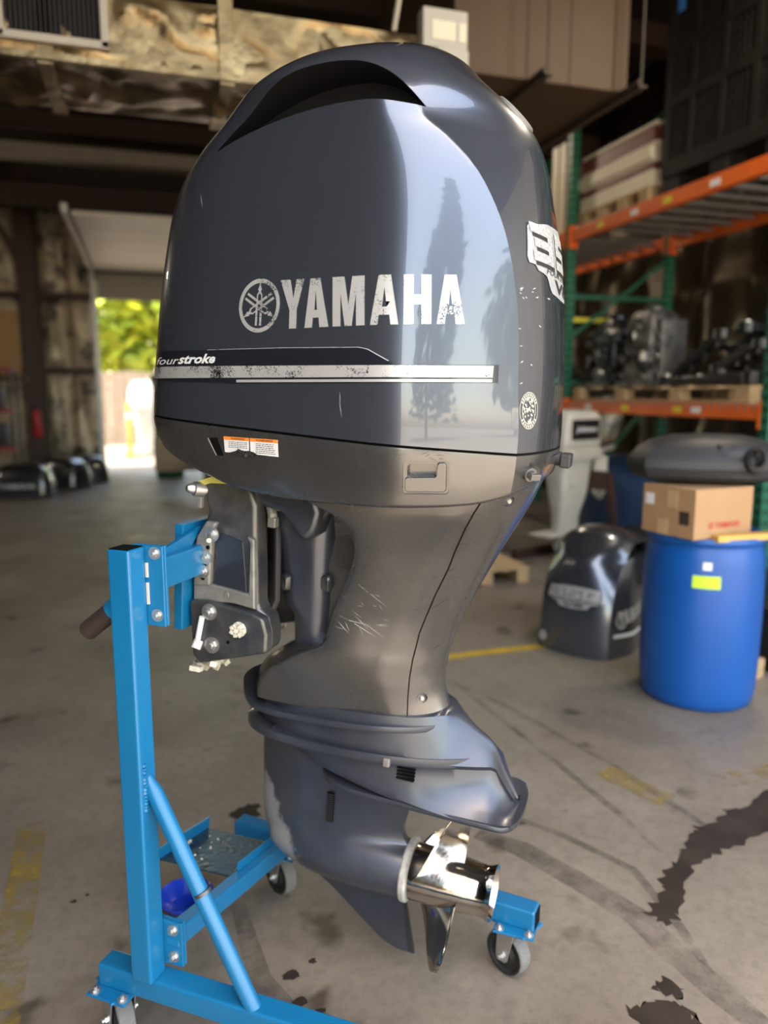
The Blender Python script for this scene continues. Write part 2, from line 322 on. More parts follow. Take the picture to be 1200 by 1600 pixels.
def tree(loc, hh, rad, m, label, seed, n=3200, cone=False, leaf=.27, z0=.25, grp=None):
    t = empty('tree', label, 'tree', loc, 0, grp); rr = random.Random(seed)
    MB().tube([(0, 0, 0), (.1, .05, hh * .4), (0, 0, hh * .8)], [.2, .14, .05], 8).build('trunk', M['bark'], t)
    b = MB()
    for i in range(n):
        if cone:
            q = rr.random() ** .8; z = hh * (z0 + (1 - z0) * q); r_ = rad * (1 - q) * (.5 + .5 * rr.random()) + .1; a = rr.uniform(0, 6.28); c = Vector((r_ * math.cos(a), r_ * math.sin(a), z))
        else:
            a, e = rr.uniform(0, 6.28), math.asin(rr.uniform(-1, 1)); k = rad * (.55 + .45 * rr.random()) * (1 + .2 * math.sin(3 * a + seed))
            c = Vector((k * math.cos(e) * math.cos(a), k * math.cos(e) * math.sin(a), hh * .62 + hh * .38 * math.sin(e) * (.55 + .45 * rr.random())))
        x = Vector((rr.gauss(0, 1), rr.gauss(0, 1), rr.gauss(0, .6))).normalized(); y = x.cross(Vector((rr.gauss(0, 1), rr.gauss(0, 1), rr.gauss(0, 1)))).normalized(); s_ = leaf * rr.uniform(.6, 1.3)
        b.add([c - x * s_, c - y * s_ * .6, c + x * s_, c + y * s_ * .6], [(0, 1, 2, 3)])
    o = b.build('crown', m, t, smooth=0, fix=False); o['kind'] = 'stuff'
    return t
tree((-.9, 25.5, 0), 7.5, 2.6, M['leafy'], 'yellow-green sunlit tree behind the left of the yard fence', 1)
tree((6.2, 30.5, 0), 9.5, 3.2, M['leafy'], 'yellow-green sunlit tree beyond the fence, nearer the grey motor', 2)
M['fence'] = mat('weathered_fence', (.22, .17, .12), .8, col2=(.17, .13, .09), vscale=3)
fe = empty('yard_fence', 'weathered board fence across the yard outside the far door', 'fence', (0, 22.5, 0))
for i in range(30):
    x = -2.4 + i * .2; MB().bx((x, -.015, 0), (x + .185, .015, 2.02 + .03 * math.sin(i * 5.1))).build('fence_board', M['fence'], fe, smooth=0)
MB().bx((-2.4, .016, .4), (3.6, .06, .5)).bx((-2.4, .016, 1.5), (3.6, .06, 1.6)).build('fence_rail', M['fence'], fe, smooth=0)

# high-bay lamps of the hall, all above the picture; the rack-front one is added fill
M['lampglow'] = mat('lamp_lens', (1, 1, 1)); _b = M['lampglow'].node_tree.nodes['Principled BSDF']; _b.inputs['Emission Color'].default_value = (1, .86, .66, 1); _b.inputs['Emission Strength'].default_value = 6
M['lampshell'] = mat('lamp_housing', (.25, .25, .25), .4, .8)
def high_bay(x, y, label, z=4.4, watts=30):
    t = empty('high_bay_lamp', label, 'lamp', (x, y, z), 0, 'high-bay lamps under the roof')
    MB().lathe([(.0, .35), (.06, .35), (.09, .2), (.22, .02), (.22, 0), (.20, 0), (.08, .18), (0, .18)], n=28).build('lamp_shade', M['lampshell'], t)
    MB().lathe([(0, .0), (.19, .0), (.19, .01), (0, .01)], n=28).build('lamp_lens', M['lampglow'], t)
    MB().cyl((0, 0, .35), (0, 0, CZ - z), .012, 8).build('lamp_rod', M['iron'], t)
    l = bpy.data.lights.new('lamp_light', 'AREA'); l.shape = 'DISK'; l.size = .36; l.energy = watts; l.color = (1, .84, .62)
    o = bpy.data.objects.new('lamp_light', l); COL.objects.link(o); o.parent = t; o.location = (0, 0, -.02)
for x, y, lb in ((-6.5, 6.5, 'round high-bay lamp out over the open left of the hall'), (-6.5, 11.5, 'round high-bay lamp near the far wall at the left'), (3.0, 8.6, 'round high-bay lamp over the far aisle beside the pallet rack'), (3.5, 3.4, 'added round high-bay lamp brightening the front end of the pallet rack')): high_bay(x, y, lb)
# ------------------------------------------------------------------ the outboard motor: local x = aft, y = starboard, z = up, tilted 4 degrees stern down
PSI, TILT = R(20), R(4)
RH = Vector((math.cos(YAW), -math.sin(YAW), 0)); FH = Vector((math.sin(YAW), math.cos(YAW), 0)); ZZ = Vector((0, 0, 1))
A0 = RH * math.cos(PSI) - FH * math.sin(PSI); SS = RH * math.sin(PSI) + FH * math.cos(PSI)
AA = A0 * math.cos(TILT) - ZZ * math.sin(TILT); UU = ZZ * math.cos(TILT) + A0 * math.sin(TILT)
MO = Vector((.5302, 1.6155, 1.3265))
motor = empty('outboard_motor', 'large grey-blue outboard motor hung on the blue wheeled stand, polished propeller at its foot', 'outboard motor')
motor.matrix_world = Matrix(((AA.x, SS.x, UU.x, MO.x), (AA.y, SS.y, UU.y, MO.y), (AA.z, SS.z, UU.z, MO.z), (0, 0, 0, 1)))
def mir(half):          # port half from bow centre to stern centre -> closed ring
    return [tuple(p) for p in half] + [(p[0], -p[1], p[2]) for p in reversed(half[1:-1])]

# upper cowling: plan outlines stacked from the seam to the crown
c_as = pch([(0.0, .352), (0.035, .353), (0.1, .351), (0.25, .340), (0.418, .315), (0.54, .288), (0.6, .270), (0.645, .245), (0.6927, .195), (0.7393, .14), (0.7686, .110), (0.786, .080), (0.7969, .050), (0.8023, .020), (0.8044, -.005)])
c_ab = pch([(0.0, -.594), (0.035, -.594), (0.25, -.584), (0.4, -.568), (0.485, -.552), (0.55, -.524), (0.6, -.485), (0.6526, -.425), (0.7068, -.350), (0.7448, -.285), (0.7773, -.21), (0.7936, -.15), (0.8012, -.095), (0.8044, -.04)])
c_wc = pch([(0.0, .312), (0.035, .314), (0.25, .305), (0.45, .288), (0.58, .275), (0.62, .271), (0.6634, .266), (0.7068, .250), (0.7448, .215), (0.7719, .165), (0.7903, .115), (0.8001, .06), (0.8044, .012)])
c_ac = pch([(0.0, .065), (0.035, .064), (0.256, .049), (0.474, .034), (0.62, .006), (0.7068, -.01), (0.8023, -.02)])
c_ash = pch([(0.0, .312), (0.05, .312), (0.15, .303), (0.268, .291), (0.395, .262), (0.509, .205), (0.58, .135), (0.62, .085), (0.6634, .06), (0.7285, .035), (0.8023, -.012)])
c_wsh = pch([(0.0, .243), (0.05, .245), (0.27, .24), (0.4, .243), (0.51, .246), (0.58, .250), (0.62, .252), (0.6634, .25), (0.7285, .21), (0.8044, .008)])
def cowl_half(u, k=1.0, n1=34, n2=18, n3=30):
    ab, as_, ac, wc, ah, wh = c_ab(u), c_as(u), c_ac(u), c_wc(u) * k, c_ash(u), c_wsh(u) * k
    L = .72 * (ac - ab); sl = min(.26, .45 * wc / max(ac - ab, .01)); 
    p = bez((ab, 0), (ab, -.70 * wc), (ac - L, -wc + L * sl), (ac, -wc), n1)
    d = ah - ac; d2 = (wc - wh)
    p += bez((ac, -wc), (ac + .33 * d, -wc + .24 * d2), (ac + .7 * d, -wc + .6 * d2), (ah, -wh), n2)
    e = as_ - ah
    p += bez((ah, -wh), (ah + .42 * e, -wh * .80), (as_ - .02 * e, -wh * .52), (as_, 0), n3, True)
    for _ in range(10):
        o = list(p)
        for i in range(n1 - 5, n1 + 6):
            if 0 < i < len(p) - 1: p[i] = tuple(.5 * o[i][k] + .25 * (o[i - 1][k] + o[i + 1][k]) for k in (0, 1))
    b = min(max((u - .635) / .07, 0), 1); b = b * b * (3 - 2 * b)
    if b:
        q = []; N = len(p) - 1; cx, rx = (ab + as_) / 2, (as_ - ab) / 2
        for i, (a, s) in enumerate(p):
            t = math.pi * i / N; e = 1.0
            x, y = -math.cos(t), math.sin(t)
            q.append((a + (cx + rx * math.copysign(abs(x) ** .86, x) - a) * b, s + (-wc * abs(y) ** .86 - s) * b))
        p = q
    return p
def ring(u, k=1.0): return mir([(a, s, u) for a, s in cowl_half(u, k)])
us = [.036, .040, .06] + [.06 + .52 * i / 26 for i in range(1, 27)] + [.62 + (x - .62) * 1.085 if x > .62 else x for x in [.59 + .11 * i / 16 for i in range(17)] + [.705, .711, .717, .723, .729, .735, .741, .747, .752, .757, .762, .766, .770, .7735, .777, .7797, .782, .784, .786, .7875, .789, .79]]
mb = MB(); mb.loft([ring(.036, .985)] + [ring(u) for u in us])
upper = mb.build('upper_cowling', [M['cowl'], M['black']], motor, smooth=50)
# air intakes under the crown band, one each side
top = bez((.094, .628), (.045, .680), (.0, .716), (-.075, .713), 14) + bez((-.075, .713), (-.16, .712), (-.26, .682), (-.376, .583), 18)
low = bez((-.376, .583), (-.26, .628), (-.13, .643), (-.033, .640), 14) + bez((-.033, .640), (.02, .639), (.06, .632), (.094, .628), 8)
slot = top + low
cm = MB()
for sg in (-1, 1): cm.prism(slot, lambda x, y, t: (x, t * sg, y), .135, .5, 1)
cut = cm.build('cut', [M['cowl'], M['black']], motor, smooth=0)
md = upper.modifiers.new('b', 'BOOLEAN'); md.operation = 'DIFFERENCE'; md.object = cut; md.solver = 'EXACT'
baked(upper); bpy.data.objects.remove(cut)
upper.data.polygons.foreach_set('use_smooth', [True] * len(upper.data.polygons)); upper.data.set_sharp_from_angle(angle=R(38))
bw = upper.modifiers.new('bevel', 'BEVEL'); bw.width = .004; bw.segments = 2; bw.limit_method = 'ANGLE'; bw.angle_limit = R(50)
MB().loft([ring(.020, .975), ring(.040, .975)]).build('seam_seal', M['gap'], motor)

# lower cowling pan
def pan_u(a): return PU(a)
PU = pch([(-.6, -.008), (-.57, -.016), (-.51, -.042), (-.37, -.078), (-.28, -.094), (-.18, -.097), (-.06, -.092), (.09, -.083), (.24, -.066), (.30, -.048), (.36, -.020)])
def pan_ring(t, ins):            # t 0 top .. 1 bottom edge
    o = []
    for a, s, _ in ring(.03):
        a2 = a * (1 - .035 * ins) if a > 0 else a + .02 * ins; s2 = s * (1 - .085 * ins)
        o.append((a2, s2, .031 + (PU(a) - .031) * t))
    return o
rings = [[(a, s * .985, u) for a, s, u in pan_ring(0, 0)], pan_ring(.0, .01), pan_ring(.04, -.01)] + [pan_ring(t, t * t * .7) for t in (.15, .3, .45, .6, .75, .88, .96)] + [pan_ring(1, .74), pan_ring(1.02, .9)]
fl = [(a * .80 - .005, s * .72, u) for a, s, u in pan_ring(.97, 1)]
pan = MB().loft(rings + [fl]).build('lower_cowling', M['gun'], motor, smooth=40)

# mid section: driveshaft housing and rear cover
mids = [(-.02, -.10, .10, -.12, .262, .338), (-.07, -.11, .10, -.12, .258, .318), (-.10, -.11, .10, -.10, .250, .306), (-.125, -.11, .10, -.045, .236, .294), (-.16, -.10, .10, -.008, .215, .277), (-.20, -.10, .09, -.008, .196, .257), (-.26, -.11, .09, -.022, .176, .229), (-.31, -.12, .085, -.045, .162, .207), (-.36, -.12, .08, -.07, .150, .187), (-.41, -.13, .08, -.082, .143, .171), (-.435, -.14, .075, -.088, .141, .165), (-.46, -.18, .065, -.13, .143, .160), (-.50, -.24, .055, -.20, .140, .155), (-.54, -.285, .045, -.245, .132, .157), (-.575, -.305, .04, -.262, .122, .170), (-.612, -.312, .04, -.27, .112, .192)]
cols = [pch([(m[0], m[j]) for m in mids]) for j in range(1, 6)]
def mid_half(u, k=0):
    ff, wf, af, w1, aa = [c(u) for c in cols]
    rr = .014
    wa = w1 * .86
    fx, fy = af - ff, w1 - wf; q = math.hypot(fx, fy) + 1e-6; fx, fy = fx / q, fy / q
    p = [(ff, 0), (ff, -wf * .5), (ff, -wf)]
    c0 = (af - fx * rr, -w1 + fy * rr)
    kk = min(max((u + .475) / .05, 0), 1) * min(max((-.085 - u) / .04, 0), 1); mx_, my_ = (ff + c0[0]) / 2, (-wf + c0[1]) / 2; nx_, ny_ = max(ff, af + .012), -wf * .95
    p += [(mx_ + (nx_ - .02 - mx_) * kk, my_ + (ny_ - my_) * kk), (mx_ + (nx_ - mx_) * kk, my_ + (ny_ - .012 - my_) * kk)]
    p += bez(c0, (af - fx * rr * .3, -w1 + fy * rr * .3), (af + rr * .3, -w1), (af + rr, -w1), 8)
    x2 = aa - .115; 
    p += bez((af + rr, -w1), (af + rr + .3 * (x2 - af), -w1 * 1.01), (x2 - .3 * (x2 - af), -wa * 1.06), (x2, -wa), 10)
    p += bez((x2, -wa), (x2 + .05, -wa * .90), (aa - .004, -wa * .52), (aa, 0), 18, True)
    return [(a, s, u) for a, s in p]
zs = [-.02 - i * .0118 for i in range(51)]
mid = MB().loft([mir(mid_half(u)) for u in zs]).build('midsection', M['gun'], motor, smooth=32)
# swivel bracket column and its cover, ahead of the housing
def rrect(x0, x1, w, r, u, sk=0):
    o = []
    for cx, cy, a0 in ((x1 - r, w - r, 0), (x0 + r, w - r, 90), (x0 + r, -w + r, 180), (x1 - r, -w + r, 270)):
        for k in range(5): an = R(a0 + k * 22.5); o.append((cx + r * math.cos(an), cy + r * math.sin(an), u))
    return o
sw = MB().loft([rrect(a0, a1, w, r, u) for a0, a1, w, r, u in ((-.275, -.10, .09, .03, -.10), (-.275, -.10, .105, .035, -.125), (-.262, -.10, .112, .045, -.16), (-.25, -.10, .112, .05, -.22), (-.238, -.10, .105, .05, -.33), (-.232, -.10, .102, .05, -.372), (-.205, -.10, .10, .05, -.40), (-.20, -.10, .098, .045, -.465), (-.20, -.11, .085, .04, -.478))])
swv = sw.build('swivel_bracket', M['navy'], motor, smooth=45)
MB().lathe([(0, -.50), (.042, -.50), (.046, -.492), (.046, -.47), (.05, -.455), (.03, -.45)], (-.15, -.03, 0), (0, 0, 1), 24).build('swivel_collar', M['navy'], motor)
for c, n in (((-.208, -.1095, -.318), (-.5, -.86, 0)), ((-.112, -.1, -.31), (-.3, -.95, 0))):
    x = Vector((.86, -.5, 0)); n = Vector(n).normalized(); x = n.cross(Vector((0, 0, 1)))
    def pad(k, h): return [Vector(c) + x * (.0115 * k * math.cos(t)) + Vector((0, 0, 1)) * k * (.008 * math.sin(t) + (.010 if math.sin(t) > 0 else -.010)) + n * h for t in [i * 2 * math.pi / 20 for i in range(20)]]
    MB().loft([pad(1.15, -.006), pad(1.1, .002), pad(.85, .006), pad(.4, .0035)]).build('cover_boss', M['cast'], swv)
# upper shoulder of the mount cover behind the clamp
def plate_path(pts, s0, s1): return MB().prism(pts, lambda x, y, t: (x, t, y), s0, s1)
plate_path([(-.30, -.09), (-.12, -.10), (-.105, -.14), (-.118, -.19), (-.15, -.215), (-.205, -.155), (-.275, -.14)], -.155, .155).build('mount_cover', M['navy'], motor, smooth=30, bevel=.02, seg=4)
# splash rim
def outline(a0, a1, w, n=40, front=.10, aft=.10, pw=2.2):
    o = []
    for i in range(n):
        t = math.pi * i / (n - 1); cx = math.cos(t)
        x = (a0 + a1) / 2 - cx * (a1 - a0) / 2
        d = min(max(x - a0, 0) / front, 1) if x < a0 + front else 1; d2 = min(max(a1 - x, 0) / aft, 1) if x > a1 - aft else 1
        y = w * (1 - (1 - d) ** pw) ** (1 / pw) * (1 - (1 - d2) ** pw) ** (1 / pw)
        o.append((x, -y))
    return o
RU = pch([(-.34, -.603), (-.32, -.622), (-.28, -.634), (-.18, -.632), (-.07, -.626), (.1, -.611), (.2, -.607)])
def slab(a0, a1, w, th, uf, dish=.012, **k):
    h = outline(a0, a1, w, **k); r1 = [(x, y * .6, uf(x) + th * .5 - .004) for x, y in h]; 
    r2 = [(x * 1.0, y, uf(x) + th * .5) for x, y in h]; r3 = [(x, y * 1.02, uf(x)) for x, y in h]; r4 = [(x, y, uf(x) - th * .5) for x, y in h]; r5 = [(x, y * .6, uf(x) - th * .5) for x, y in h]
    return MB().loft([mir(r) for r in (r1, r2, r3, r4, r5)])
slab(-.350, .188, .128, .014, RU, front=.16, aft=.2).build('splash_rim', M['navy'], motor, smooth=50)

# gearcase: upper block, flange, skirt above the propeller
b_ut = pch([(-.31, -.61), (.175, -.578), (.19, -.584), (.235, -.616), (.285, -.651), (.311, -.700), (.361, -.782)])
b_ue = pch([(-.31, -.695), (-.25, -.705), (-.157, -.734), (-.05, -.754), (.08, -.774), (.24, -.790), (.30, -.787), (.361, -.785)])
b_wt = pch([(-.31, .02), (-.29, .05), (-.25, .082), (-.15, .108), (.0, .112), (.1, .098), (.17, .055), (.20, .026), (.25, .012), (.361, .006)])
b_wf = pch([(-.31, .025), (-.29, .055), (-.25, .086), (-.15, .112), (.0, .118), (.12, .108), (.20, .085), (.28, .052), (.32, .03), (.361, .008)])
b_we = pch([(-.31, .02), (-.28, .035), (-.22, .058), (-.157, .088), (-.05, .110), (.1, .118), (.24, .116), (.31, .11), (.361, .10)])
secs = []
for i in range(64):
    a = -.308 + (.352 + .308) * i / 63
    ut, ue, wt, wf, we = b_ut(a), b_ue(a), b_wt(a), b_wf(a), b_we(a)
    uf = min(-.683, ut - .012); uf = max(uf, ue + .02)
    h = [(0, ut), (-wt * .5, ut - .001), (-wt, ut - .006)]
    for t in (.25, .5, .75): h.append((-(wt + (wf - wt) * t ** .8), ut - .006 + (uf - ut + .006) * t))
    h += [(-wf, uf), (-(wf - .008), uf - .012)]
    for t in (.3, .6, .85): h.append((-(wf - .008 + (we - wf + .008) * t ** 2), uf - .012 + (ue - uf + .018) * t))
    h += [(-we, ue + .003), (-we + .004, ue - .006), (-we * .4, ue - .008), (0, ue - .008)]
    secs.append([(a, s, u) for s, u in h] + [(a, -s, u) for s, u in reversed(h[1:-1])])
gear = MB().loft(secs).build('gearcase_housing', M['navy'], motor, smooth=40)
FU = pch([(-.33, -.690), (-.27, -.686), (-.13, -.692), (.07, -.685), (.3, -.676)])
slab(-.330, .27, .128, .020, FU, front=.13, aft=.34).build('lower_flange', M['navy'], motor, smooth=50)
pl = outline(-.12, .368, .116, front=.12, aft=.05, pw=2.6)
PLU = lambda x: -.788 + .012 * max(0, (-x) / .16)
MB().loft([mir([(x, y * k, PLU(x) + d) for x, y in pl]) for k, d in ((.5, .006), (.985, .006), (1, .002), (1, -.003), (.985, -.007), (.5, -.007))]).build('anti_ventilation_plate', M['navy'], motor, smooth=40)
# strut, torpedo and skeg as one casting
g_a0 = pch([(-.69, -.295), (-.755, -.303), (-.86, -.300), (-.95, -.297), (-.99, -.288), (-1.03, -.262), (-1.06, -.232), (-1.09, -.165), (-1.13, -.095), (-1.207, .012), (-1.236, .055), (-1.246, .085)])
g_a1 = pch([(-.69, .10), (-.80, .098), (-.867, .094), (-.925, .085), (-.943, .092), (-.955, .102), (-1.09, .102), (-1.105, .100), (-1.12, .101), (-1.18, .116), (-1.246, .135)])
g_w = pch([(-.69, .062), (-.78, .056), (-.88, .047), (-.96, .045), (-1.04, .04), (-1.09, .014), (-1.12, .010), (-1.2, .0075), (-1.246, .004)])
UC, TR = -1.022, .0745
def trad(a):
    if a > -.03: return TR * (1 - .10 * max(0, (a + .03) / .14) ** 2)
    return TR * math.sqrt(max(0, 1 - ((a + .03) / .245) ** 2)) ** 1.0
rings = []
NU = 84
for j in range(NU + 1):
    u = -.69 - (1.246 - .69) * j / NU; a0, a1, w = g_a0(u), g_a1(u), g_w(u); h = []
    for i in range(41):
        t = i / 40; t = .5 - .5 * math.cos(math.pi * t) if t < .5 else t
        t = (t ** 1.35); a = a0 + (a1 - a0) * t
        ws = w * min(1, 1.9 * math.sqrt(t) * (1 - .18 * t)) * (1 - .75 * max(0, (t - .45) / .55) ** 1.6)
        r = trad(a); dz = abs(u - UC); wt = math.sqrt(max(0, r * r - dz * dz))
        x = .5 + .5 * (wt - ws) / .02; x = min(max(x, 0), 1)
        ww = ws + (wt - ws) * x + .02 * x * (1 - x) * .5
        if i in (0,): ww = 0
        h.append((a, -ww, u))
    h.append((a1 + .0005, 0, u)); rings.append(mir(h))
def gearmat():
    m = mat('gearcase_paint', (.052, .058, .076), .36, .5, .5, .2, col2=(.068, .075, .094), vscale=7, rvar=.08); nt = m.node_tree; b = nt.nodes['Principled BSDF']; N = nt.nodes.new; L = nt.links.new
    tc = N('ShaderNodeTexCoord'); sx = N('ShaderNodeSeparateXYZ'); L(tc.outputs['Object'], sx.inputs[0])
    n = N('ShaderNodeTexNoise'); n.inputs['Scale'].default_value = 9; n.inputs['Detail'].default_value = 8; n.inputs['Roughness'].default_value = .65; L(tc.outputs['Object'], n.inputs['Vector'])
    # the paint is scoured off the leading edge, roughly along a line
    ma = N('ShaderNodeMath'); ma.operation = 'MULTIPLY_ADD'; ma.inputs[1].default_value = .6; L(sx.outputs[2], ma.inputs[0]); L(sx.outputs[0], ma.inputs[2])       # a + .75 u
    mb_ = N('ShaderNodeMath'); mb_.operation = 'MULTIPLY_ADD'; mb_.inputs[1].default_value = -.2; L(n.outputs['Fac'], mb_.inputs[0]); L(ma.outputs[0], mb_.inputs[2])
    mr = N('ShaderNodeMapRange'); mr.inputs[1].default_value = -.882; mr.inputs[2].default_value = -.900; L(mb_.outputs[0], mr.inputs[0])
    mz = N('ShaderNodeMapRange'); mz.inputs[1].default_value = -.80; mz.inputs[2].default_value = -.86; L(sx.outputs[2], mz.inputs[0])
    mu = N('ShaderNodeMath'); mu.operation = 'MULTIPLY'; L(mr.outputs[0], mu.inputs[0]); L(mz.outputs[0], mu.inputs[1])
    mx = N('ShaderNodeMix'); mx.data_type = 'RGBA'; L(mu.outputs[0], mx.inputs[0]); old = b.inputs['Base Color'].links[0].from_socket; L(old, mx.inputs[6]); mx.inputs[7].default_value = (.19, .185, .18, 1); L(mx.outputs[2], b.inputs['Base Color'])
    m2 = N('ShaderNodeMath'); m2.operation = 'MULTIPLY_ADD'; m2.inputs[1].default_value = -.5; m2.inputs[2].default_value = .5; L(mu.outputs[0], m2.inputs[0]); L(m2.outputs[0], b.inputs['Metallic'])
    return m
M['gear'] = gearmat()
lower = MB().loft(rings).build('lower_unit', M['gear'], motor, smooth=50)
# water intake grille, vents, fittings
g = MB().box((-.0925, -.0475, -.88), (.019, .006, .078)); gi = g.build('water_intake', M['gap'], motor, smooth=0, bevel=.004, rot=(0, 0, R(4)))
gg = MB()
for k in range(13): gg.box((-.0925, -.0508, -.846 - k * .0056), (.016, .003, .0022))
gg.build('intake_bars', M['dark'], gi, smooth=0)
for k in range(4): MB().box((.110, -.1035 - .0008 * k, -.7035 - k * .0078), (.042, .012, .0034)).build('exhaust_vent', M['gap'], motor, smooth=0, bevel=.001)
MB().box((.068, -.1215, -.690), (.016, .012, .02)).build('flange_fitting', M['grey'], motor, smooth=0, bevel=.003)
MB().box((-.222, -.1075, -.684), (.006, .014, .02)).build('flange_fitting', M['dark'], motor, smooth=0, bevel=.002)
# trim tab hanging behind the skeg
MB().add([(.100, -.005, -1.105), (.104, -.005, -1.105), (.137, -.004, -1.246), (.118, -.004, -1.246), (.100, .005, -1.105), (.104, .005, -1.105), (.137, .004, -1.246), (.118, .004, -1.246)], [(0, 1, 2, 3), (7, 6, 5, 4), (0, 4, 5, 1), (1, 5, 6, 2), (2, 6, 7, 3), (3, 7, 4, 0)]).build('skeg_edge', M['dark'], motor, smooth=0)

# propeller
M['ringmet'] = mat('worn_ring', (.36, .35, .33), .6, .3, col2=(.55, .53, .48), vscale=60)
prop = empty('propeller', None, None); prop.parent = motor
MB().lathe([(.05, .10), (.0725, .10), (.0755, .104), (.0755, .114), (.071, .118), (.05, .118)], (0, 0, UC), (1, 0, 0), 48).build('thrust_ring', M['ringmet'], prop)
hubp = [(.045, .112), (.0645, .114), (.066, .118), (.066, .135), (.0655, .16), (.064, .20), (.061, .25), (.058, .28), (.0575, .295), (.0605, .306), (.066, .316), (.0665, .3175), (.064, .3172), (.057, .304), (.053, .29), (.052, .16), (.02, .158), (0, .158)]
MB().lathe(hubp, (0, 0, UC), (1, 0, 0), 64).build('hub', M['prop'], prop, smooth=40)
MB().tube([(.15, 0, UC), (.30, 0, UC)], .022, 20).tube([(.26, 0, UC), (.285, 0, UC)], .03, 6).build('prop_nut', M['zinc'], prop)
def blade(th0):
    nr, nt_ = 22, 18; sides = []
    for sd in (1, -1):
        grid = []
        for i in range(nr + 1):
            q = i / nr; r = .056 + (.198 - .056) * q
            c = (.150 + .060 * q - .02 * q * q) * max(1 - q ** 3.0 * .995, .0) ** .6
            c = max(c, .004); phi = math.atan(.46 / (2 * math.pi * r)); sk = R(26) * q ** 1.6; rake = .040 * q ** 1.2
            row = []
            for k in range(nt_ + 1):
                t = k / nt_ - .5; th = (.0065 - .0048 * q) * math.sqrt(max(0, 1 - (2 * t) ** 2)) * .5 + .0004
                cup = .010 * max(0, t - .25) ** 2 * 16 * q
                ang = th0 + (sk + t * c * math.cos(phi) / r)
                ax = .180 + rake + t * c * math.sin(phi) + sd * th + cup
                row.append((ax, r * math.sin(ang), UC + r * math.cos(ang)))
            grid.append(row)
        sides.append(grid)
    mb = MB()
    for gr, fl_ in ((sides[0], 0), (sides[1], 1)):
        v = [p for r in gr for p in r]; f = []
        for i in range(nr):
            for k in range(nt_):
                a = i * (nt_ + 1) + k; q = (a, a + 1, a + nt_ + 2, a + nt_ + 1); f.append(q if fl_ else q[::-1])
        mb.add(v, f)
    n0 = (nr + 1) * (nt_ + 1)
    def idx(i, k): return i * (nt_ + 1) + k
    edge = [idx(i, 0) for i in range(nr + 1)] + [idx(nr, k) for k in range(1, nt_ + 1)] + [idx(i, nt_) for i in range(nr - 1, -1, -1)]
    for a, b in zip(edge, edge[1:]): mb.f.append((a, b, b + n0, a + n0)); mb.mi.append(0)
    return mb.build('blade', M['prop'], prop, smooth=60)
for th in (-153, -33, 87): blade(R(th))

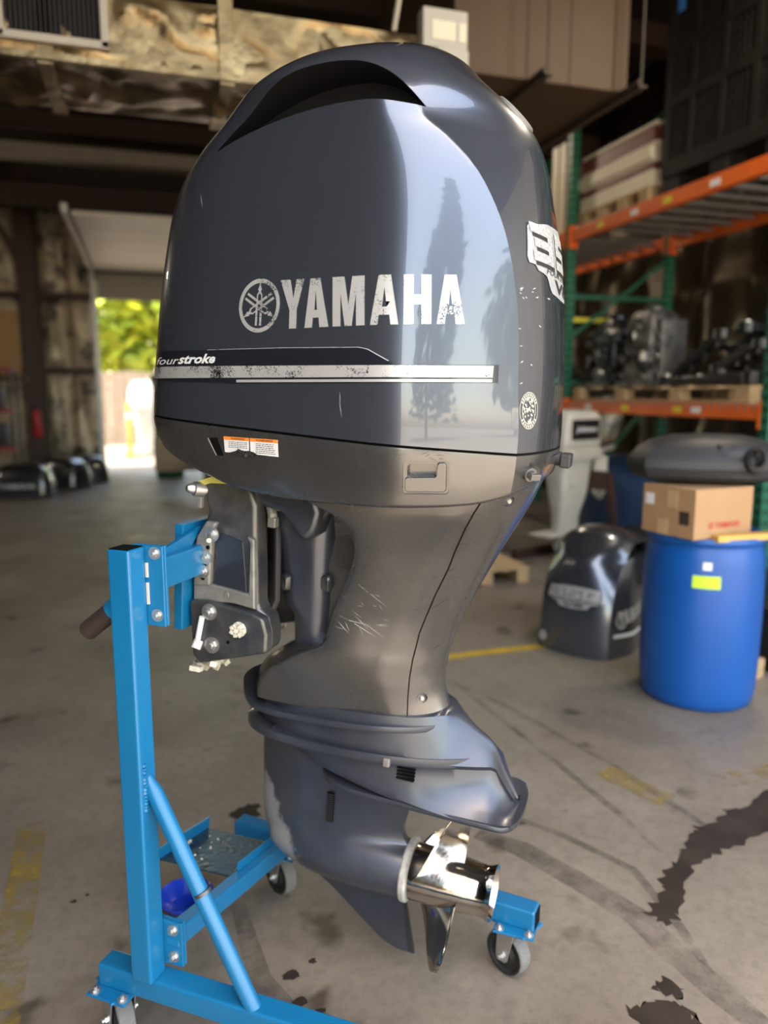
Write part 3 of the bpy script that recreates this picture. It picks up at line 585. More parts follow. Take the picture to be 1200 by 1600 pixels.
# clamp bracket (port and starboard), bolts, anode
def zz(pts): return [(x, y) for x, y in pts]
arm = [(-.404, -.100), (-.385, -.088), (-.34, -.082), (-.30, -.088), (-.27, -.105), (-.256, -.140), (-.253, -.20), (-.246, -.30), (-.243, -.368), (-.216, -.384), (-.207, -.42), (-.207, -.463), (-.29, -.497), (-.376, -.522), (-.394, -.50), (-.408, -.37), (-.398, -.22), (-.378, -.168), (-.392, -.115)]
for sg in (-1, 1):
    P3 = lambda x, y, t: (x, t * sg, y)
    br = MB().prism(arm, P3, .115, .172).build('clamp_bracket', M['cast'], motor, smooth=30, bevel=.012, seg=3)
    rim = [(-.392, -.225), (-.372, -.19), (-.35, -.185), (-.275, -.205), (-.258, -.225), (-.250, -.345), (-.243, -.372), (-.252, -.378), (-.40, -.372)]
    rim_in = [(-.352, -.205), (-.285, -.222), (-.276, -.232), (-.266, -.342), (-.355, -.335)]
    MB().prism([(-.398, -.225), (-.374, -.186), (-.345, -.186), (-.356, -.21), (-.360, -.335), (-.404, -.34)], P3, .168, .186).build('bracket_rib', M['grey'], br, smooth=30, bevel=.006, seg=2)
    MB().prism([(-.360, -.330), (-.262, -.338), (-.262, -.225), (-.272, -.208), (-.252, -.212), (-.245, -.365), (-.243, -.372), (-.30, -.366), (-.404, -.378), (-.404, -.336)], P3, .168, .183).build('bracket_rib', M['grey'], br, smooth=30, bevel=.005, seg=2)
    MB().prism([(-.353, -.207), (-.284, -.224), (-.270, -.338), (-.357, -.333)], P3, .168, .1745).build('bracket_recess', M['rec'], br, smooth=30, bevel=.002)
    MB().prism([(-.406, -.372), (-.36, -.366), (-.243, -.376), (-.216, -.384), (-.205, -.42), (-.205, -.462), (-.376, -.520), (-.394, -.50)], P3, .165, .197).build('bracket_foot', M['cast'], br, smooth=30, bevel=.008, seg=3)
    b = MB().hexbolt((-.356, sg * .187, -.214), (0, sg, 0), .011, .008); b.tube([(-.356, sg * .195, -.214), (-.338, sg * .226, -.218)], .0055, 10); b.build('stud_bolt', M['zinc'], br, smooth=30)
    for a, u in ((-.371, -.269), (-.376, -.302)): MB().hexbolt((a, sg * .186, u), (0, sg, 0), .0095, .004).build('bolt', M['zinc'], br, smooth=30)
    for a, u in ((-.366, -.245), (-.373, -.287), (-.377, -.318)): MB().cyl((a, sg * .18, u), (a, sg * .1868, u), .005, 12).build('bolt_hole', M['gap'], br)
    MB().lathe([(0, .0), (.006, .0), (.008, -.002), (.011, -.003), (.011, -.008)], (-.317, sg * .184 , -.349), (0, sg, 0), 16).build('grease_cap', M['grey'], br)
    MB().hexbolt((-.351, sg * .197, -.390), (0, sg, 0), .012, .008).build('bolt', M['zinc'], br, smooth=30)
    MB().hexbolt((-.342, sg * .197, -.467), (0, sg, 0), .012, .006).build('bolt', M['zinc'], br, smooth=30)
    c = MB().hexbolt((-.273, sg * .197, -.417), (0, sg, 0), .011, .009)
    for k in range(7):
        an = k * .9; c.box((-.273 + .013 * math.cos(an), sg * .204, -.417 + .011 * math.sin(an)), (.009, .014, .009), Matrix.Rotation(an, 3, 'Y'))
    c.build('crusted_bolt', M['salt'], br, smooth=0)
    MB().tube([(-.365, sg * .204, -.402), (-.376, sg * .204, -.463)], .0065, 8).tube([(-.376, sg * .198, -.462), (-.3775, sg * .208, -.478)], .011, 12).build('anode_bar', M['white'], br, smooth=30)
    MB().cyl((-.300, sg * .19, -.452), (-.300, sg * .199, -.452), .004, 10).build('drain_hole', M['gap'], br)
    # cap on the tilt tube end
    t = MB().lathe([(0, .035), (.007, .035), (.0105, .03), (.0125, .02), (.0165, .018), (.0165, -.004), (.013, -.006), (.013, -.02)], (-.395, sg * .172, -.118), (-.55, sg * .8, .1), 20); t.build('tilt_tube_cap', M['zinc'], br)
    MB().box((-.392, sg * .18, -.146), (.012, .012, .026)).build('hose_clip', M['grey'], br, smooth=0, bevel=.002)
    s_ = MB(); rr = random.Random(4)
    for k in range(26):
        x = rr.uniform(-.40, -.345); s_.box((x, sg * rr.uniform(.12, .19), -.522 + (x + .376) * .2 + rr.uniform(-.012, .004)), (rr.uniform(.01, .028), rr.uniform(.012, .03), rr.uniform(.006, .018)), Matrix.Rotation(rr.uniform(0, 3), 3, 'X') @ Matrix.Rotation(rr.uniform(0, 3), 3, 'Z'))
    s_.build('salt_crust', M['salt'], br, smooth=0)
MB().bx((-.40, -.115, -.50), (-.37, .115, -.14)).build('clamp_crossbar', M['cast'], motor, smooth=0, bevel=.01)
MB().cyl((-.385, -.17, -.115), (-.385, .17, -.115), .016, 20).cyl((-.30, -.17, -.13), (-.30, .17, -.13), .024, 20).build('tilt_tube', M['dark'], motor)
MB().tube([(-.25, -.125, -.13), (-.235, -.135, -.16), (-.232, -.13, -.19)], .011, 10).box((-.232, -.135, -.178), (.02, .02, .024)).build('hydraulic_fitting', M['grey'], motor, smooth=30, bevel=.003)
MB().tube([(-.24, -.10, -.16), (-.225, -.12, -.25), (-.222, -.12, -.36), (-.235, -.13, -.40)], .009, 10).build('trim_hose', M['black'], motor)
MB().prism([(-.402, -.100), (-.37, -.088), (-.30, -.083), (-.262, -.104), (-.30, -.096), (-.37, -.101), (-.398, -.112)], lambda x, y, t: (x, t, y), -.1765, -.171).build('yellow_strap', mat('yellow_strap', (.50, .46, .10), .6), motor, smooth=0)
# latch, flush plug, rear cover hardware
def bvh_of(objs):
    vs, fs = [], []
    for o in objs:
        n = len(vs); vs += [v.co.copy() for v in o.data.vertices]; fs += [[i + n for i in p.vertices] for p in o.data.polygons]
    return BVHTree.FromPolygons(vs, fs)
bv_up, bv_pan, bv_mid = bvh_of([upper]), bvh_of([pan]), bvh_of([mid])
def side_s(bv, a, u):
    h = bv.ray_cast(Vector((a, -.6, u)), Vector((0, 1, 0)))[0]
    return h.y if h else None
def conform(nm, polys, m, parent, bv, off=.0008, step=.02, dr=Vector((0, 1, 0)), o0=None, smooth=0):
    """flat polygons in (a, u) laid on to the surface as a decal; dr / o0: cast direction and mapping for decals off the side"""
    b = bmesh.new()
    for poly in polys:
        vs = [b.verts.new((x, y, 0)) for x, y in poly]
        try: b.faces.new(vs)
        except ValueError: pass
    xs = [v.co.x for v in b.verts]; ys = [v.co.y for v in b.verts]
    x = math.floor(min(xs) / step) * step + step
    while x < max(xs): bmesh.ops.bisect_plane(b, geom=b.verts[:] + b.edges[:] + b.faces[:], plane_co=(x, 0, 0), plane_no=(1, 0, 0)); x += step
    y = math.floor(min(ys) / step) * step + step
    while y < max(ys): bmesh.ops.bisect_plane(b, geom=b.verts[:] + b.edges[:] + b.faces[:], plane_co=(0, y, 0), plane_no=(0, 1, 0)); y += step
    last = None
    for v in b.verts:
        o = o0(v.co.x, v.co.y) if o0 else Vector((v.co.x, -.6, v.co.y))
        h, n, _, _ = bv.ray_cast(o, dr)
        if h is None: h, n = (last or (Vector((v.co.x, -.25, v.co.y)), -dr))
        if n.dot(dr) > 0: n = -n
        v.co = h + n * off; last = (h, n)
    bmesh.ops.triangulate(b, faces=b.faces)
    me = bpy.data.meshes.new(nm); b.to_mesh(me); b.free(); me.materials.append(m)
    o = link(nm, me, parent, 0); me.polygons.foreach_set('use_smooth', [True] * len(me.polygons)); return o
def rpoly(x0, y0, x1, y1, r=.006, n=4):
    o = []
    for cx, cy, a0 in ((x1 - r, y1 - r, 0), (x0 + r, y1 - r, 90), (x0 + r, y0 + r, 180), (x1 - r, y0 + r, 270)):
        for k in range(n + 1): an = R(a0 + 90 * k / n); o.append((cx + r * math.cos(an), cy + r * math.sin(an)))
    return o
# ------------------------------------------------------------------ the wheeled stand: local x along the legs (aft), y to starboard, z up
stand = empty('engine_stand', 'blue tubular steel engine stand on casters carrying the large outboard motor', 'engine stand', (MO.x, MO.y, 0), math.atan2(A0.y, A0.x))
def m2s(a, s, u): return Vector((a * math.cos(TILT) + u * math.sin(TILT), s, MO.z - a * math.sin(TILT) + u * math.cos(TILT)))
LZ0, LZ1 = .152, .205
PX, PY = -.422, -.412
def sqtube(nm, a, b, bev=.006): return MB().bx(a, b).build(nm, M['blue'], stand, smooth=0, bevel=bev, seg=3)
sqtube('near_leg', (-.55, PY - .012, LZ0), (.36, PY + .040, LZ1))
FLA, FLB = Vector((-.56, .193, (LZ0 + LZ1) / 2)), Vector((.335, .094, (LZ0 + LZ1) / 2))
MB().bar(FLA, FLB, .052, LZ1 - LZ0).build('far_leg', M['blue'], stand, smooth=0, bevel=.006, seg=3)
MB().bar(FLB - (FLB - FLA) * .001, FLB + (FLB - FLA) * .0015, .042, LZ1 - LZ0 - .01).build('tube_opening', M['gap'], stand, smooth=0)
sqtube('upright_post', (PX - .026, PY - .026, LZ1), (PX + .026, PY + .026, 1.148))
MB().bx((PX - .022, PY - .022, 1.146), (PX + .022, PY + .022, 1.1495)).build('post_opening', M['gap'], stand, smooth=0)
MB().tube([(PX + .012, PY + .006, .68), (PX + .034, PY + .006, .635), (-.165, PY + .006, .19)], [.006, .0175, .0175], 20).build('diagonal_brace', M['blue'], stand)
MB().tube([(-.283, PY + .006, .436), (-.280, PY + .006, .430)], .0190, 20).build('brace_collar', M['cast'], stand)
wd = MB(); rr = random.Random(3)
for k in range(14): wd.tube([(PX + .0265, PY - .012 + rr.uniform(-.002, .002), .60 + k * .0075), (PX + .0265, PY - .012, .606 + k * .0075)], .005, 6)
wd.build('weld_bead', M['blue'], stand)
# sloping cross rail, its flange and tray
def rail_z(s): return .313 + (s + .385) / .54 * (.213 - .313)
q0, q1 = Vector((-.375, -.385, .290)), Vector((-.372, .155, .190))
MB().bar(q0, q1, .036, .044).build('cross_rail', M['blue'], stand, smooth=0, bevel=.004)
for s in (PY + .026, PY + .0345): MB().bx((-.43, s, .222), (-.352, s + .007, .325)).build('flange_plate', M['blue'], stand, smooth=0, bevel=.0015)
for s in (PY + .026, PY + .0345): MB().bx((-.43, s, .985), (-.356, s + .007, 1.150)).build('flange_plate', M['blue'], stand, smooth=0, bevel=.0015)
def bolt(c, ax=(0, -1, 0), r=.009): return MB().hexbolt(c, ax, r).build('bolt', M['zinc'], stand, smooth=30)
for z in (.243, .306, 1.008, 1.135): bolt((-.374, PY + .026, z), r=.0085)
for z, h in ((1.10, .03), (1.052, .045)):
    MB().tube([(PX + .027, PY + .027, z - h / 2), (PX + .027, PY + .027, z + h / 2)], .005, 8).build('weld_bead', M['zinc'], stand)
MB().bx((-.445, PY + .042, 1.045), (-.395, -.10, 1.112)).build('mount_arm', M['blue'], stand, smooth=0, bevel=.005)
MB().prism([(-.36, 1.112), (-.20, 1.112), (-.16, 1.150)], lambda y, z, t: (t, y, z), -.424, -.414).build('arm_gusset', M['blue'], stand, smooth=0)
MB().prism([(-.436, -.196), (-.414, -.196), (-.412, -.440), (-.434, -.440)], lambda a, u, t: m2s(a, t, u), -.212, .212).build('mount_plate', M['blue'], stand, smooth=0, bevel=.002)
for u in (-.25, -.37):
    for s in (-.1, .1): bolt(m2s(-.436, s, u), (-1, 0, 0), .012)
h0, h1 = Vector((PX - .026, PY + .012, 1.03)), Vector((PX - .116, PY + .012, .962))
MB().tube([h0, h0 + (h1 - h0) * .25], .0235, 20).build('handle_socket', M['blue'], stand)
MB().tube([h0 + (h1 - h0) * .2, h1], .0205, 20).build('handle_grip', M['rust'], stand)
tr = MB(); w_ = lambda s: rail_z(s) - .012
tr.add([(-.61, -.115, w_(-.115)), (-.384, -.115, w_(-.115)), (-.384, .105, w_(.105)), (-.61, .105, w_(.105))] + [(-.61, -.115, w_(-.115) - .004), (-.384, -.115, w_(-.115) - .004), (-.384, .105, w_(.105) - .004), (-.61, .105, w_(.105) - .004)], [(0, 1, 2, 3), (7, 6, 5, 4), (0, 4, 5, 1), (1, 5, 6, 2), (2, 6, 7, 3), (3, 7, 4, 0)])
tray = tr.build('tray', M['treadplate'], stand, smooth=0)
MB().bar((-.612, -.125, w_(-.125) + .012), (-.612, .115, w_(.115) + .012), .004, .034).build('tray_lip', M['blue'], stand, smooth=0)
MB().bar((-.386, -.10, w_(-.10) + .022), (-.386, .10, w_(.10) + .022), .004, .02).build('tray_lip', M['blue'], stand, smooth=0)
rr = random.Random(9)
for k in range(16):
    c = Vector((rr.uniform(-.60, -.50), rr.uniform(-.08, .09), 0)); c.z = w_(c.y) + .002; s_ = rr.uniform(.002, .006)
    MB().box(c, (s_, s_ * 1.3, s_), Matrix.Rotation(rr.uniform(0, 3), 3, 'Z')).build('debris_chip', M['salt'] if k < 12 else M['gap'], tray, smooth=0)
def make_caster(x, y, rot, parent=stand):
    c = empty('caster', None, None, (x, y, 0), rot); c.parent = parent; del_ = 0
    MB().bx((-.05, -.04, .1475), (.05, .04, .1535)).build('caster_plate', M['blue'], c, smooth=0, bevel=.0015)
    b = MB()
    for px in (-.036, .036):
        for py in (-.026, .026): b.hexbolt((px, py, .1535), (0, 0, 1), .0075, .005)
    MB().lathe([(0, .1475), (.030, .1475), (.031, .143), (.026, .138), (0, .138)], n=24).build('swivel_race', M['zinc'], c)
    f = MB()
    for s in (-1, 1):
        f.prism([(-.026, .140), (.026, .140), (.006, .05), (-.002, .042), (-.022, .042), (-.030, .05)], lambda xx, z, t: (xx - .012, t * s, z), .0245, .0285)
    f.bx((-.038, -.0285, .1365), (.014, .0285, .1405)); f.build('fork', M['zinc'], c, smooth=0, bevel=.001)
    f = MB().hexbolt((-.024, -.0285, .058), (0, -1, 0), .009).hexbolt((-.024, .0285, .058), (0, 1, 0), .009); f.build('axle', M['zinc'], c, smooth=30)
    MB().lathe([(0, -.018), (.022, -.02), (.03, -.012), (.042, -.014), (.047, -.019), (.053, -.019)], (-.024, 0, .058), (0, 1, 0), 40).lathe([(0, .018), (.022, .02), (.03, .012), (.042, .014), (.047, .019), (.053, .019)], (-.024, 0, .058), (0, 1, 0), 40).build('wheel', M['rubber'], c)
    MB().lathe([(.052, -.019), (.0565, -.0165), (.058, -.008), (.058, .008), (.0565, .0165), (.052, .019)], (-.024, 0, .058), (0, 1, 0), 40).build('tread', M['tread'], c)
    return c
def plate_bolts(x, y, rot=0):
    for px in (-.036, .036):
        for py in (-.040, .040): MB().hexbolt((x + px, y + py, .1535), (0, 0, 1), .0075, .005).build('bolt', M['zinc'], stand, smooth=30)
for x, y, r_ in ((-.508, PY + .012, R(-32)), (-.40, .178, R(-28)), (.285, .098, R(-28)), (.30, PY + .012, R(30))):
    make_caster(x, y, r_)
    MB().bx((x - .05, y - .054, LZ0 - .0045), (x + .05, y + .054, LZ0 + .001)).build('mounting_plate', M['blue'], stand, smooth=0, bevel=.0015); plate_bolts(x, y)

# blue bowl on the floor between post and tray
bowl = MB().lathe([(0, .003), (.036, .003), (.042, .006), (.062, .034), (.066, .037), (.068, .036), (.0665, .033), (.045, .002), (.036, 0), (0, 0)], n=48).build('bowl', M['bowl'], None, smooth=50); bowl.scale = (1.15, 1.15, 1.1)
bowl.location = stand.matrix_basis @ Vector((-.645, .035, 0)); bowl.location.z = 0
tag(bowl, 'shiny cobalt blue plastic bowl on the floor under the stand tray', 'bowl')
# ------------------------------------------------------------------ ductwork under the roof
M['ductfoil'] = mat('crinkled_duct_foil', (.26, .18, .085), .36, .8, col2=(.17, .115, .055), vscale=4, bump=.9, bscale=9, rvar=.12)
M['ductshade'] = mat('shaded_duct_foil', (.24, .165, .09), .38, .75, col2=(.05, .036, .022), vscale=3.2, bump=.9, bscale=7, rvar=.12)  # same foil with the underside's shade painted into its colour
duct = empty('foil_duct', 'long crinkled foil-wrapped air duct with a vent grille, hung under the roof', 'duct', (-1, 4.42, 2.985))
def crinkle(x0, x1, z0, z1, place, seed, amp=.03, nx=150, nz=18):
    rr = random.Random(seed); pk = [(rr.uniform(x0, x1), rr.uniform(z0, z1), rr.uniform(.04, .16), rr.uniform(-1, 1), rr.uniform(0, 3.1)) for _ in range(150)]; v, f = [], []
    for j in range(nz + 1):
        for i in range(nx + 1):
            x, z = x0 + (x1 - x0) * i / nx, z0 + (z1 - z0) * j / nz; h = 0
            for a, b, r, k, an in pk:
                dx, dz = x - a, z - b; u, w = dx * math.cos(an) + dz * math.sin(an), -dx * math.sin(an) + dz * math.cos(an)
                h += k * math.exp(-(u / r) ** 2 - (w / (r * .3)) ** 2)
            e = min(1, 8 * min(j / nz, 1 - j / nz)); v.append(place(x, z, h * amp * e))
    for j in range(nz):
        for i in range(nx): k = j * (nx + 1) + i; f.append((k, k + 1, k + nx + 2, k + nx + 1))
    return MB().add(v, f)
crinkle(-2.8, 2.45, 0, .33, lambda x, z, h: (x, -.32 - h, z), 5, .045).build('duct_face', M['ductfoil'], duct, smooth=60, fix=False)
crinkle(-2.8, 2.45, -.32, .33, lambda x, y, h: (x, y, -h), 8, .05).build('duct_underside', M['ductshade'], duct, smooth=60, fix=False)
MB().bx((-2.8, -.31, .02), (2.45, .33, .325)).build('duct_core', M['ductfoil'], duct, smooth=0)
MB().bar((-2.8, -.325, .008), (2.45, -.325, .008), .03, .03).build('corner_tape', M['ductfoil'], duct, smooth=0)
for x in (-.55, .62, 1.45): MB().bx((x - .035, -.345, -.02), (x + .035, -.315, .38)).bx((x - .035, -.345, -.03), (x + .035, .335, -.01)).build('joint_tape', M['ductfoil'], duct, smooth=0)
MB().bx((-2.8, -.1, -.35), (-.2, .33, -.05)).build('branch_box', M['iron'], duct, smooth=0) if 0 else None
gr = MB().bx((.42, -.37, .06), (.455, -.335, .38)).bx((.87, -.37, .06), (.905, -.335, .38)).bx((.42, -.37, .055), (.905, -.335, .09)).bx((.42, -.37, .345), (.905, -.335, .38)).build('grille_frame', M['beige'], duct, smooth=0, bevel=.003)
MB().bx((.45, -.345, .08), (.88, -.34, .35)).build('grille_back', M['gap'], duct, smooth=0)
for k in range(20): MB().bx((.462 + k * .021, -.352, .09), (.466 + k * .021, -.342, .345)).build('grille_vane', M['iron'], duct, smooth=0)
for x in (1.22, 1.34): MB().cyl((x, -.34, .36), (x, -.34, 2.35), .012, 8).build('hanger_rod', M['iron'], duct)
cbl = MB().tube([(1.42, 4.05, 5.28), (1.40, 4.05, 4.2), (1.36, 4.05, 3.6), (1.31, 4.06, 3.305)], .014, 8).build('hanging_cable', M['beige'], None)
tag(cbl, 'thin pale cable hanging down on to the foil duct', 'cable')
M['boxgrey'] = mat('junction_box_grey', (.38, .35, .29), .5)
M['paperlab'] = mat('paper_label', (.62, .56, .42), .6)
jb = empty('control_box', 'grey metal control box with paper labels at the end of the foil duct', 'control box', (1.6, 4.0, 2.9))
MB().bx((-.15, -.0, .33), (.10, .09, .52)).build('box_body', M['boxgrey'], jb, smooth=0, bevel=.006)
MB().bx((-.08, -.02, .0), (.10, .09, .325)).build('lower_body', M['boxgrey'], jb, smooth=0, bevel=.006)
for a, b in (((-.10, -.004, .37), (.03, -.0005, .46)), ((.05, -.004, .37), (.09, -.0005, .46)), ((-.05, -.024, .03), (.07, -.0205, .16))): MB().bx(a, b).build('paper_label', M['paperlab'], jb, smooth=0)
ah = empty('air_handler', 'big tan sheet-metal air handler box hung on angle irons beside the rack', 'air handler', (2.6, 5.6, 3.5))
MB().bx((-.62, -.72, 0), (.66, .9, 1.6)).build('casing', M['tan'], ah, smooth=0, bevel=.01)
for x in (-.1, .22): MB().bx((x, -.728, .0), (x + .025, -.72, 1.6)).build('casing_seam', M['tan'], ah, smooth=0)
MB().bx((.56, -.735, 0), (.66, -.72, 1.6)).build('casing_seam', M['tan'], ah, smooth=0)
for x in (-.06, .64): MB().bx((x - .035, -.95, -.045), (x + .035, .95, -.035)).bx((x - .035, -.95, -.045), (x - .025, .95, .0)).build('angle_iron', M['iron'], ah, smooth=0)
for x in (-.06, .64):
    for y in (-.93, .93): MB().cyl((x, y, -.06), (x, y, 1.75), .008, 8).build('hanger_rod', M['iron'], ah)

# ------------------------------------------------------------------ pallet rack along the right-hand side
M['rorange'] = mat('rack_orange', (.74, .13, .006), .45, col2=(.62, .10, .006), vscale=3)
M['rgreen'] = mat('rack_green', (.012, .13, .075), .45, col2=(.01, .10, .055), vscale=3)
M['deck'] = mat('galvanised_deck', (.22, .21, .195), .45, .5)
M['wood'] = mat('pallet_wood', (.46, .32, .17), .75, col2=(.36, .24, .12), vscale=6, stretch=(1, 6, 6))
M['ystick'] = mat('yellow_sticker', (.70, .58, .03), .6)
rack = empty('pallet_rack', 'tall pallet rack with green uprights and orange beams on the right', 'pallet rack', (4.4, 6.56, 0))
RX0, RX1 = -.53, .57                 # aisle side and wall side
LV = ((1.27, 1.365), (2.84, 2.95))
FY = (-2.56, 0, 2.5)
for fy in FY:
    for x in (RX0, RX1):
        p = MB().bx((x - .04, fy - .035, 0), (x + .04, fy + .035, 4.4)).bx((x - .06, fy - .06, 0), (x + .06, fy + .06, .008)).build('upright', M['rgreen'], rack, smooth=0)
        h = MB()
        for k in range(56 if fy < 2 else 0):
            h.bx((x - .042, fy - .02, .2 + k * .075), (x - .0395, fy - .008, .23 + k * .075)).bx((x - .042, fy + .008, .2 + k * .075), (x - .0395, fy + .02, .23 + k * .075)).bx((x - .022, fy - .0365, .2 + k * .075), (x - .01, fy - .0348, .23 + k * .075)).bx((x + .01, fy - .0365, .2 + k * .075), (x + .022, fy - .0348, .23 + k * .075))
        if h.v: o = h.build('slot_holes', M['gap'], p, smooth=0); o['kind'] = 'stuff'
    for z in (.3, 1.55, 2.35, 3.3): MB().bx((RX0, fy - .015, z - .02), (RX1, fy + .015, z + .02)).build('frame_strut', M['rgreen'], rack, smooth=0)
    for z0, z1 in ((.3, 1.5), (1.95, 2.75), (3.3, 4.2)): MB().bar((RX0, fy, z0), (RX1, fy, z1), .03, .04, (0, 1, 0)).build('frame_brace', M['rgreen'], rack, smooth=0)
for ya, yb in ((-2.56, 0), (0, 2.5)):
    for z0, z1 in LV:
        for x in (RX0, RX1):
            s_ = -1 if x < 0 else 1
            bm_ = MB().bx((x - .03, ya + .04, z0), (x + .03, yb - .04, z1)).build('beam', M['rorange'], rack, smooth=0, bevel=.004)
            for y in (ya + .045, yb - .045): MB().bx((x - .045, y - .012, z0 - .06), (x + .045, y + .012, z1 + .03)).build('beam_bracket', M['rorange'], bm_, smooth=0)
            if x < 0:
                n = MB()
                for k in range(30): n.bx((x - .0315, ya + .1 + k * .078, z1 - .035), (x - .0295, ya + .12 + k * .078, z1 - .002))
                if z0 < 2: n.build('deck_tabs', M['deck'], bm_, smooth=0)['kind'] = 'stuff'
                for t, k in ((.17, 'ystick'), (.36, 'white'), (.52, 'ystick'), (.72, 'white')) if z0 > 2 else ((.14, 'white'), (.36, 'ystick'), (.62, 'ystick'), (.70, 'white')):
                    y = yb - .1 + (ya - yb) * t; MB().bx((x - .0325, y - .05, z0 + .03), (x - .0305, y + .05, z0 + .075)).build('beam_sticker', M[k], bm_, smooth=0)
        for k in range(9):
            y = ya + .2 + k * .25; MB().bx((RX0 + .03, y - .025, z1 - .06), (RX1 - .03, y + .025, z1 - .03)).build('deck_support', M['deck'], rack, smooth=0)
        d = MB()
        for k in range(24): y = ya + .06 + k * .1; d.bx((RX0, y - .003, z1 - .003), (RX1, y + .003, z1 + .003))
        for k in range(16): x = RX0 + .03 + k * .07; d.bx((x - .003, ya + .05, z1 + .003), (x + .003, yb - .05, z1 + .008))
        d.build('wire_deck', M['deck'], rack, smooth=0)['kind'] = 'stuff'
MB().bx((RX0 - .02, 0.02, 2.12), (RX0 + .5, .05, 2.16)).build('row_spacer', M['ystick'], rack, smooth=0)
Z1, Z2 = 1.374, 2.959
def pallet(label, x, y, z, wx, wy, grp=None):
    p = empty('pallet', label, 'pallet', (x, y, z), 0, grp)
    for k in range(3):
        xx = -wx / 2 + .05 + k * (wx - .1) / 2
        for j in range(4): yy = -wy / 2 + .07 + j * (wy - .14) / 3; MB().box((xx, yy, .062), (.095, .13, .085)).build('block', M['wood'], p, smooth=0)
        MB().box((xx, 0, .0095), (.1, wy, .019)).build('bottom_board', M['wood'], p, smooth=0)
    for k in range(8): MB().box((0, -wy / 2 + .05 + k * (wy - .1) / 7, .1145), (wx, .1, .019)).build('deck_board', M['wood'], p, smooth=0)
    return p
pallet('long wooden pallet on the lower shelf carrying the engine blocks', 4.38, 5.32, Z1, 1.0, 2.25)
pallet('wooden pallet under the stack of cream and maroon panels on the top shelf', 4.42, 5.98, Z2, 1.04, 1.06)
M['cream'] = mat('cream_laminate', (.78, .69, .51), .5, col2=(.70, .61, .45), vscale=3); M['maroon'] = mat('maroon_laminate', (.16, .04, .03), .5)
z = Z2 + .126
for k, (h, mk, dy, lab) in enumerate([(.13, 'cream', 0, 'thick cream panel at the bottom of the stack on the top shelf'), (.05, 'maroon', .03, 'lower maroon panel between two cream ones in the stack'), (.028, 'cream', -.02, 'thin cream panel lying on the lower maroon one'), (.10, 'cream', .02, 'thick cream panel in the middle of the stack'), (.03, 'cream', -.02, 'cream edge strip panel below the big maroon panel'), (.12, 'maroon', .03, 'thick maroon panel near the top of the stack'), (.03, 'cream', -.01, 'thin cream panel topmost on the stack')]):
    o = MB().box((0, 0, h / 2), (.9 + .03 * (k % 2), 1.08, h - .004)).build('laminate_sheet', M[mk], None, smooth=0, bevel=.004); o.location = (4.40 - (.02 if mk == 'cream' else 0), 5.98 + dy, z); tag(o, lab, 'panel', 'laminate panels stacked on the top shelf'); z += h
for k in range(3):
    o = MB().bx((-.02, -.055, 0), (.02, .055, .86)).build('laminate_plank', M['cream'], None, smooth=0, bevel=.004); o.location = (3.98, 6.78 + k * .145, Z2 + .012); o.rotation_euler = (R(1), 0, 0)
    tag(o, ['upright cream plank nearest the green post on the top shelf', 'middle one of three upright cream planks on the top shelf', 'upright cream plank furthest from the post, beside the grey motor'][k], 'plank', 'upright cream planks')
# black folding pallet box
M['crate'] = mat('black_crate_plastic', (.005, .0045, .004), .65, spec=.25, col2=(.010, .009, .008), vscale=6); M['bluetag'] = mat('blue_tag', (.05, .2, .6), .5)
cr = empty('bulk_crate', 'big black ribbed plastic bulk crate on the top shelf', 'crate', (4.40, 4.68, Z2 + .01))
CX, CY, CH = .5, .62, 1.45
MB().bx((-CX + .03, -CY + .03, .12), (CX - .03, CY - .03, .16)).build('crate_floor', M['crate'], cr, smooth=0)
for k in range(3):
    for j in range(3): MB().box((-CX + .09 + k * (CX - .09), -CY + .1 + j * (CY - .1), .06), (.16, .18, .12)).build('crate_foot', M['crate'], cr, smooth=0, bevel=.008)
def crate_wall(L, place, th):
    b = MB(); f = lambda a0, a1, z0, z1, t0, t1: b.bx(place(a0, z0, t0), place(a1, z1, t1))
    f(-L, L, .14, CH, -.035, -.025)                                   # back skin
    for z0, z1 in ((.12, .24), (.62, .70), (.98, 1.05), (CH - .09, CH)): f(-L, L, z0, z1, -.03, .0)
    for a in (-L + .03, -L * .5, 0, L * .5, L - .03): f(a - .03, a + .03, .12, CH, -.03, .002)
    o = b.build('crate_wall', M['crate'], cr, smooth=0)
    n = int(2 * L / .05); g = MB()
    for k in range(1, n): a = -L + k * .05; g.bx(place(a - .007, .24, -.025), place(a + .007, CH - .09, -.006))
    for k in range(22): z_ = .27 + k * .05; g.bx(place(-L, z_ - .006, -.025), place(L, z_ + .006, -.01))
    g.build('crate_ribs', M['crate'], o, smooth=0)['kind'] = 'stuff'
crate_wall(CY, lambda a, z, t: (-CX - t, a, z), 0); crate_wall(CY, lambda a, z, t: (CX + t, a, z), 0)
crate_wall(CX, lambda a, z, t: (a, -CY - t, z), 0); crate_wall(CX, lambda a, z, t: (a, CY + t, z), 0)
MB().bx((-CX - .006, .44, 1.26), (-CX - .0035, .52, 1.36)).build('blue_tag', M['bluetag'], cr, smooth=0)

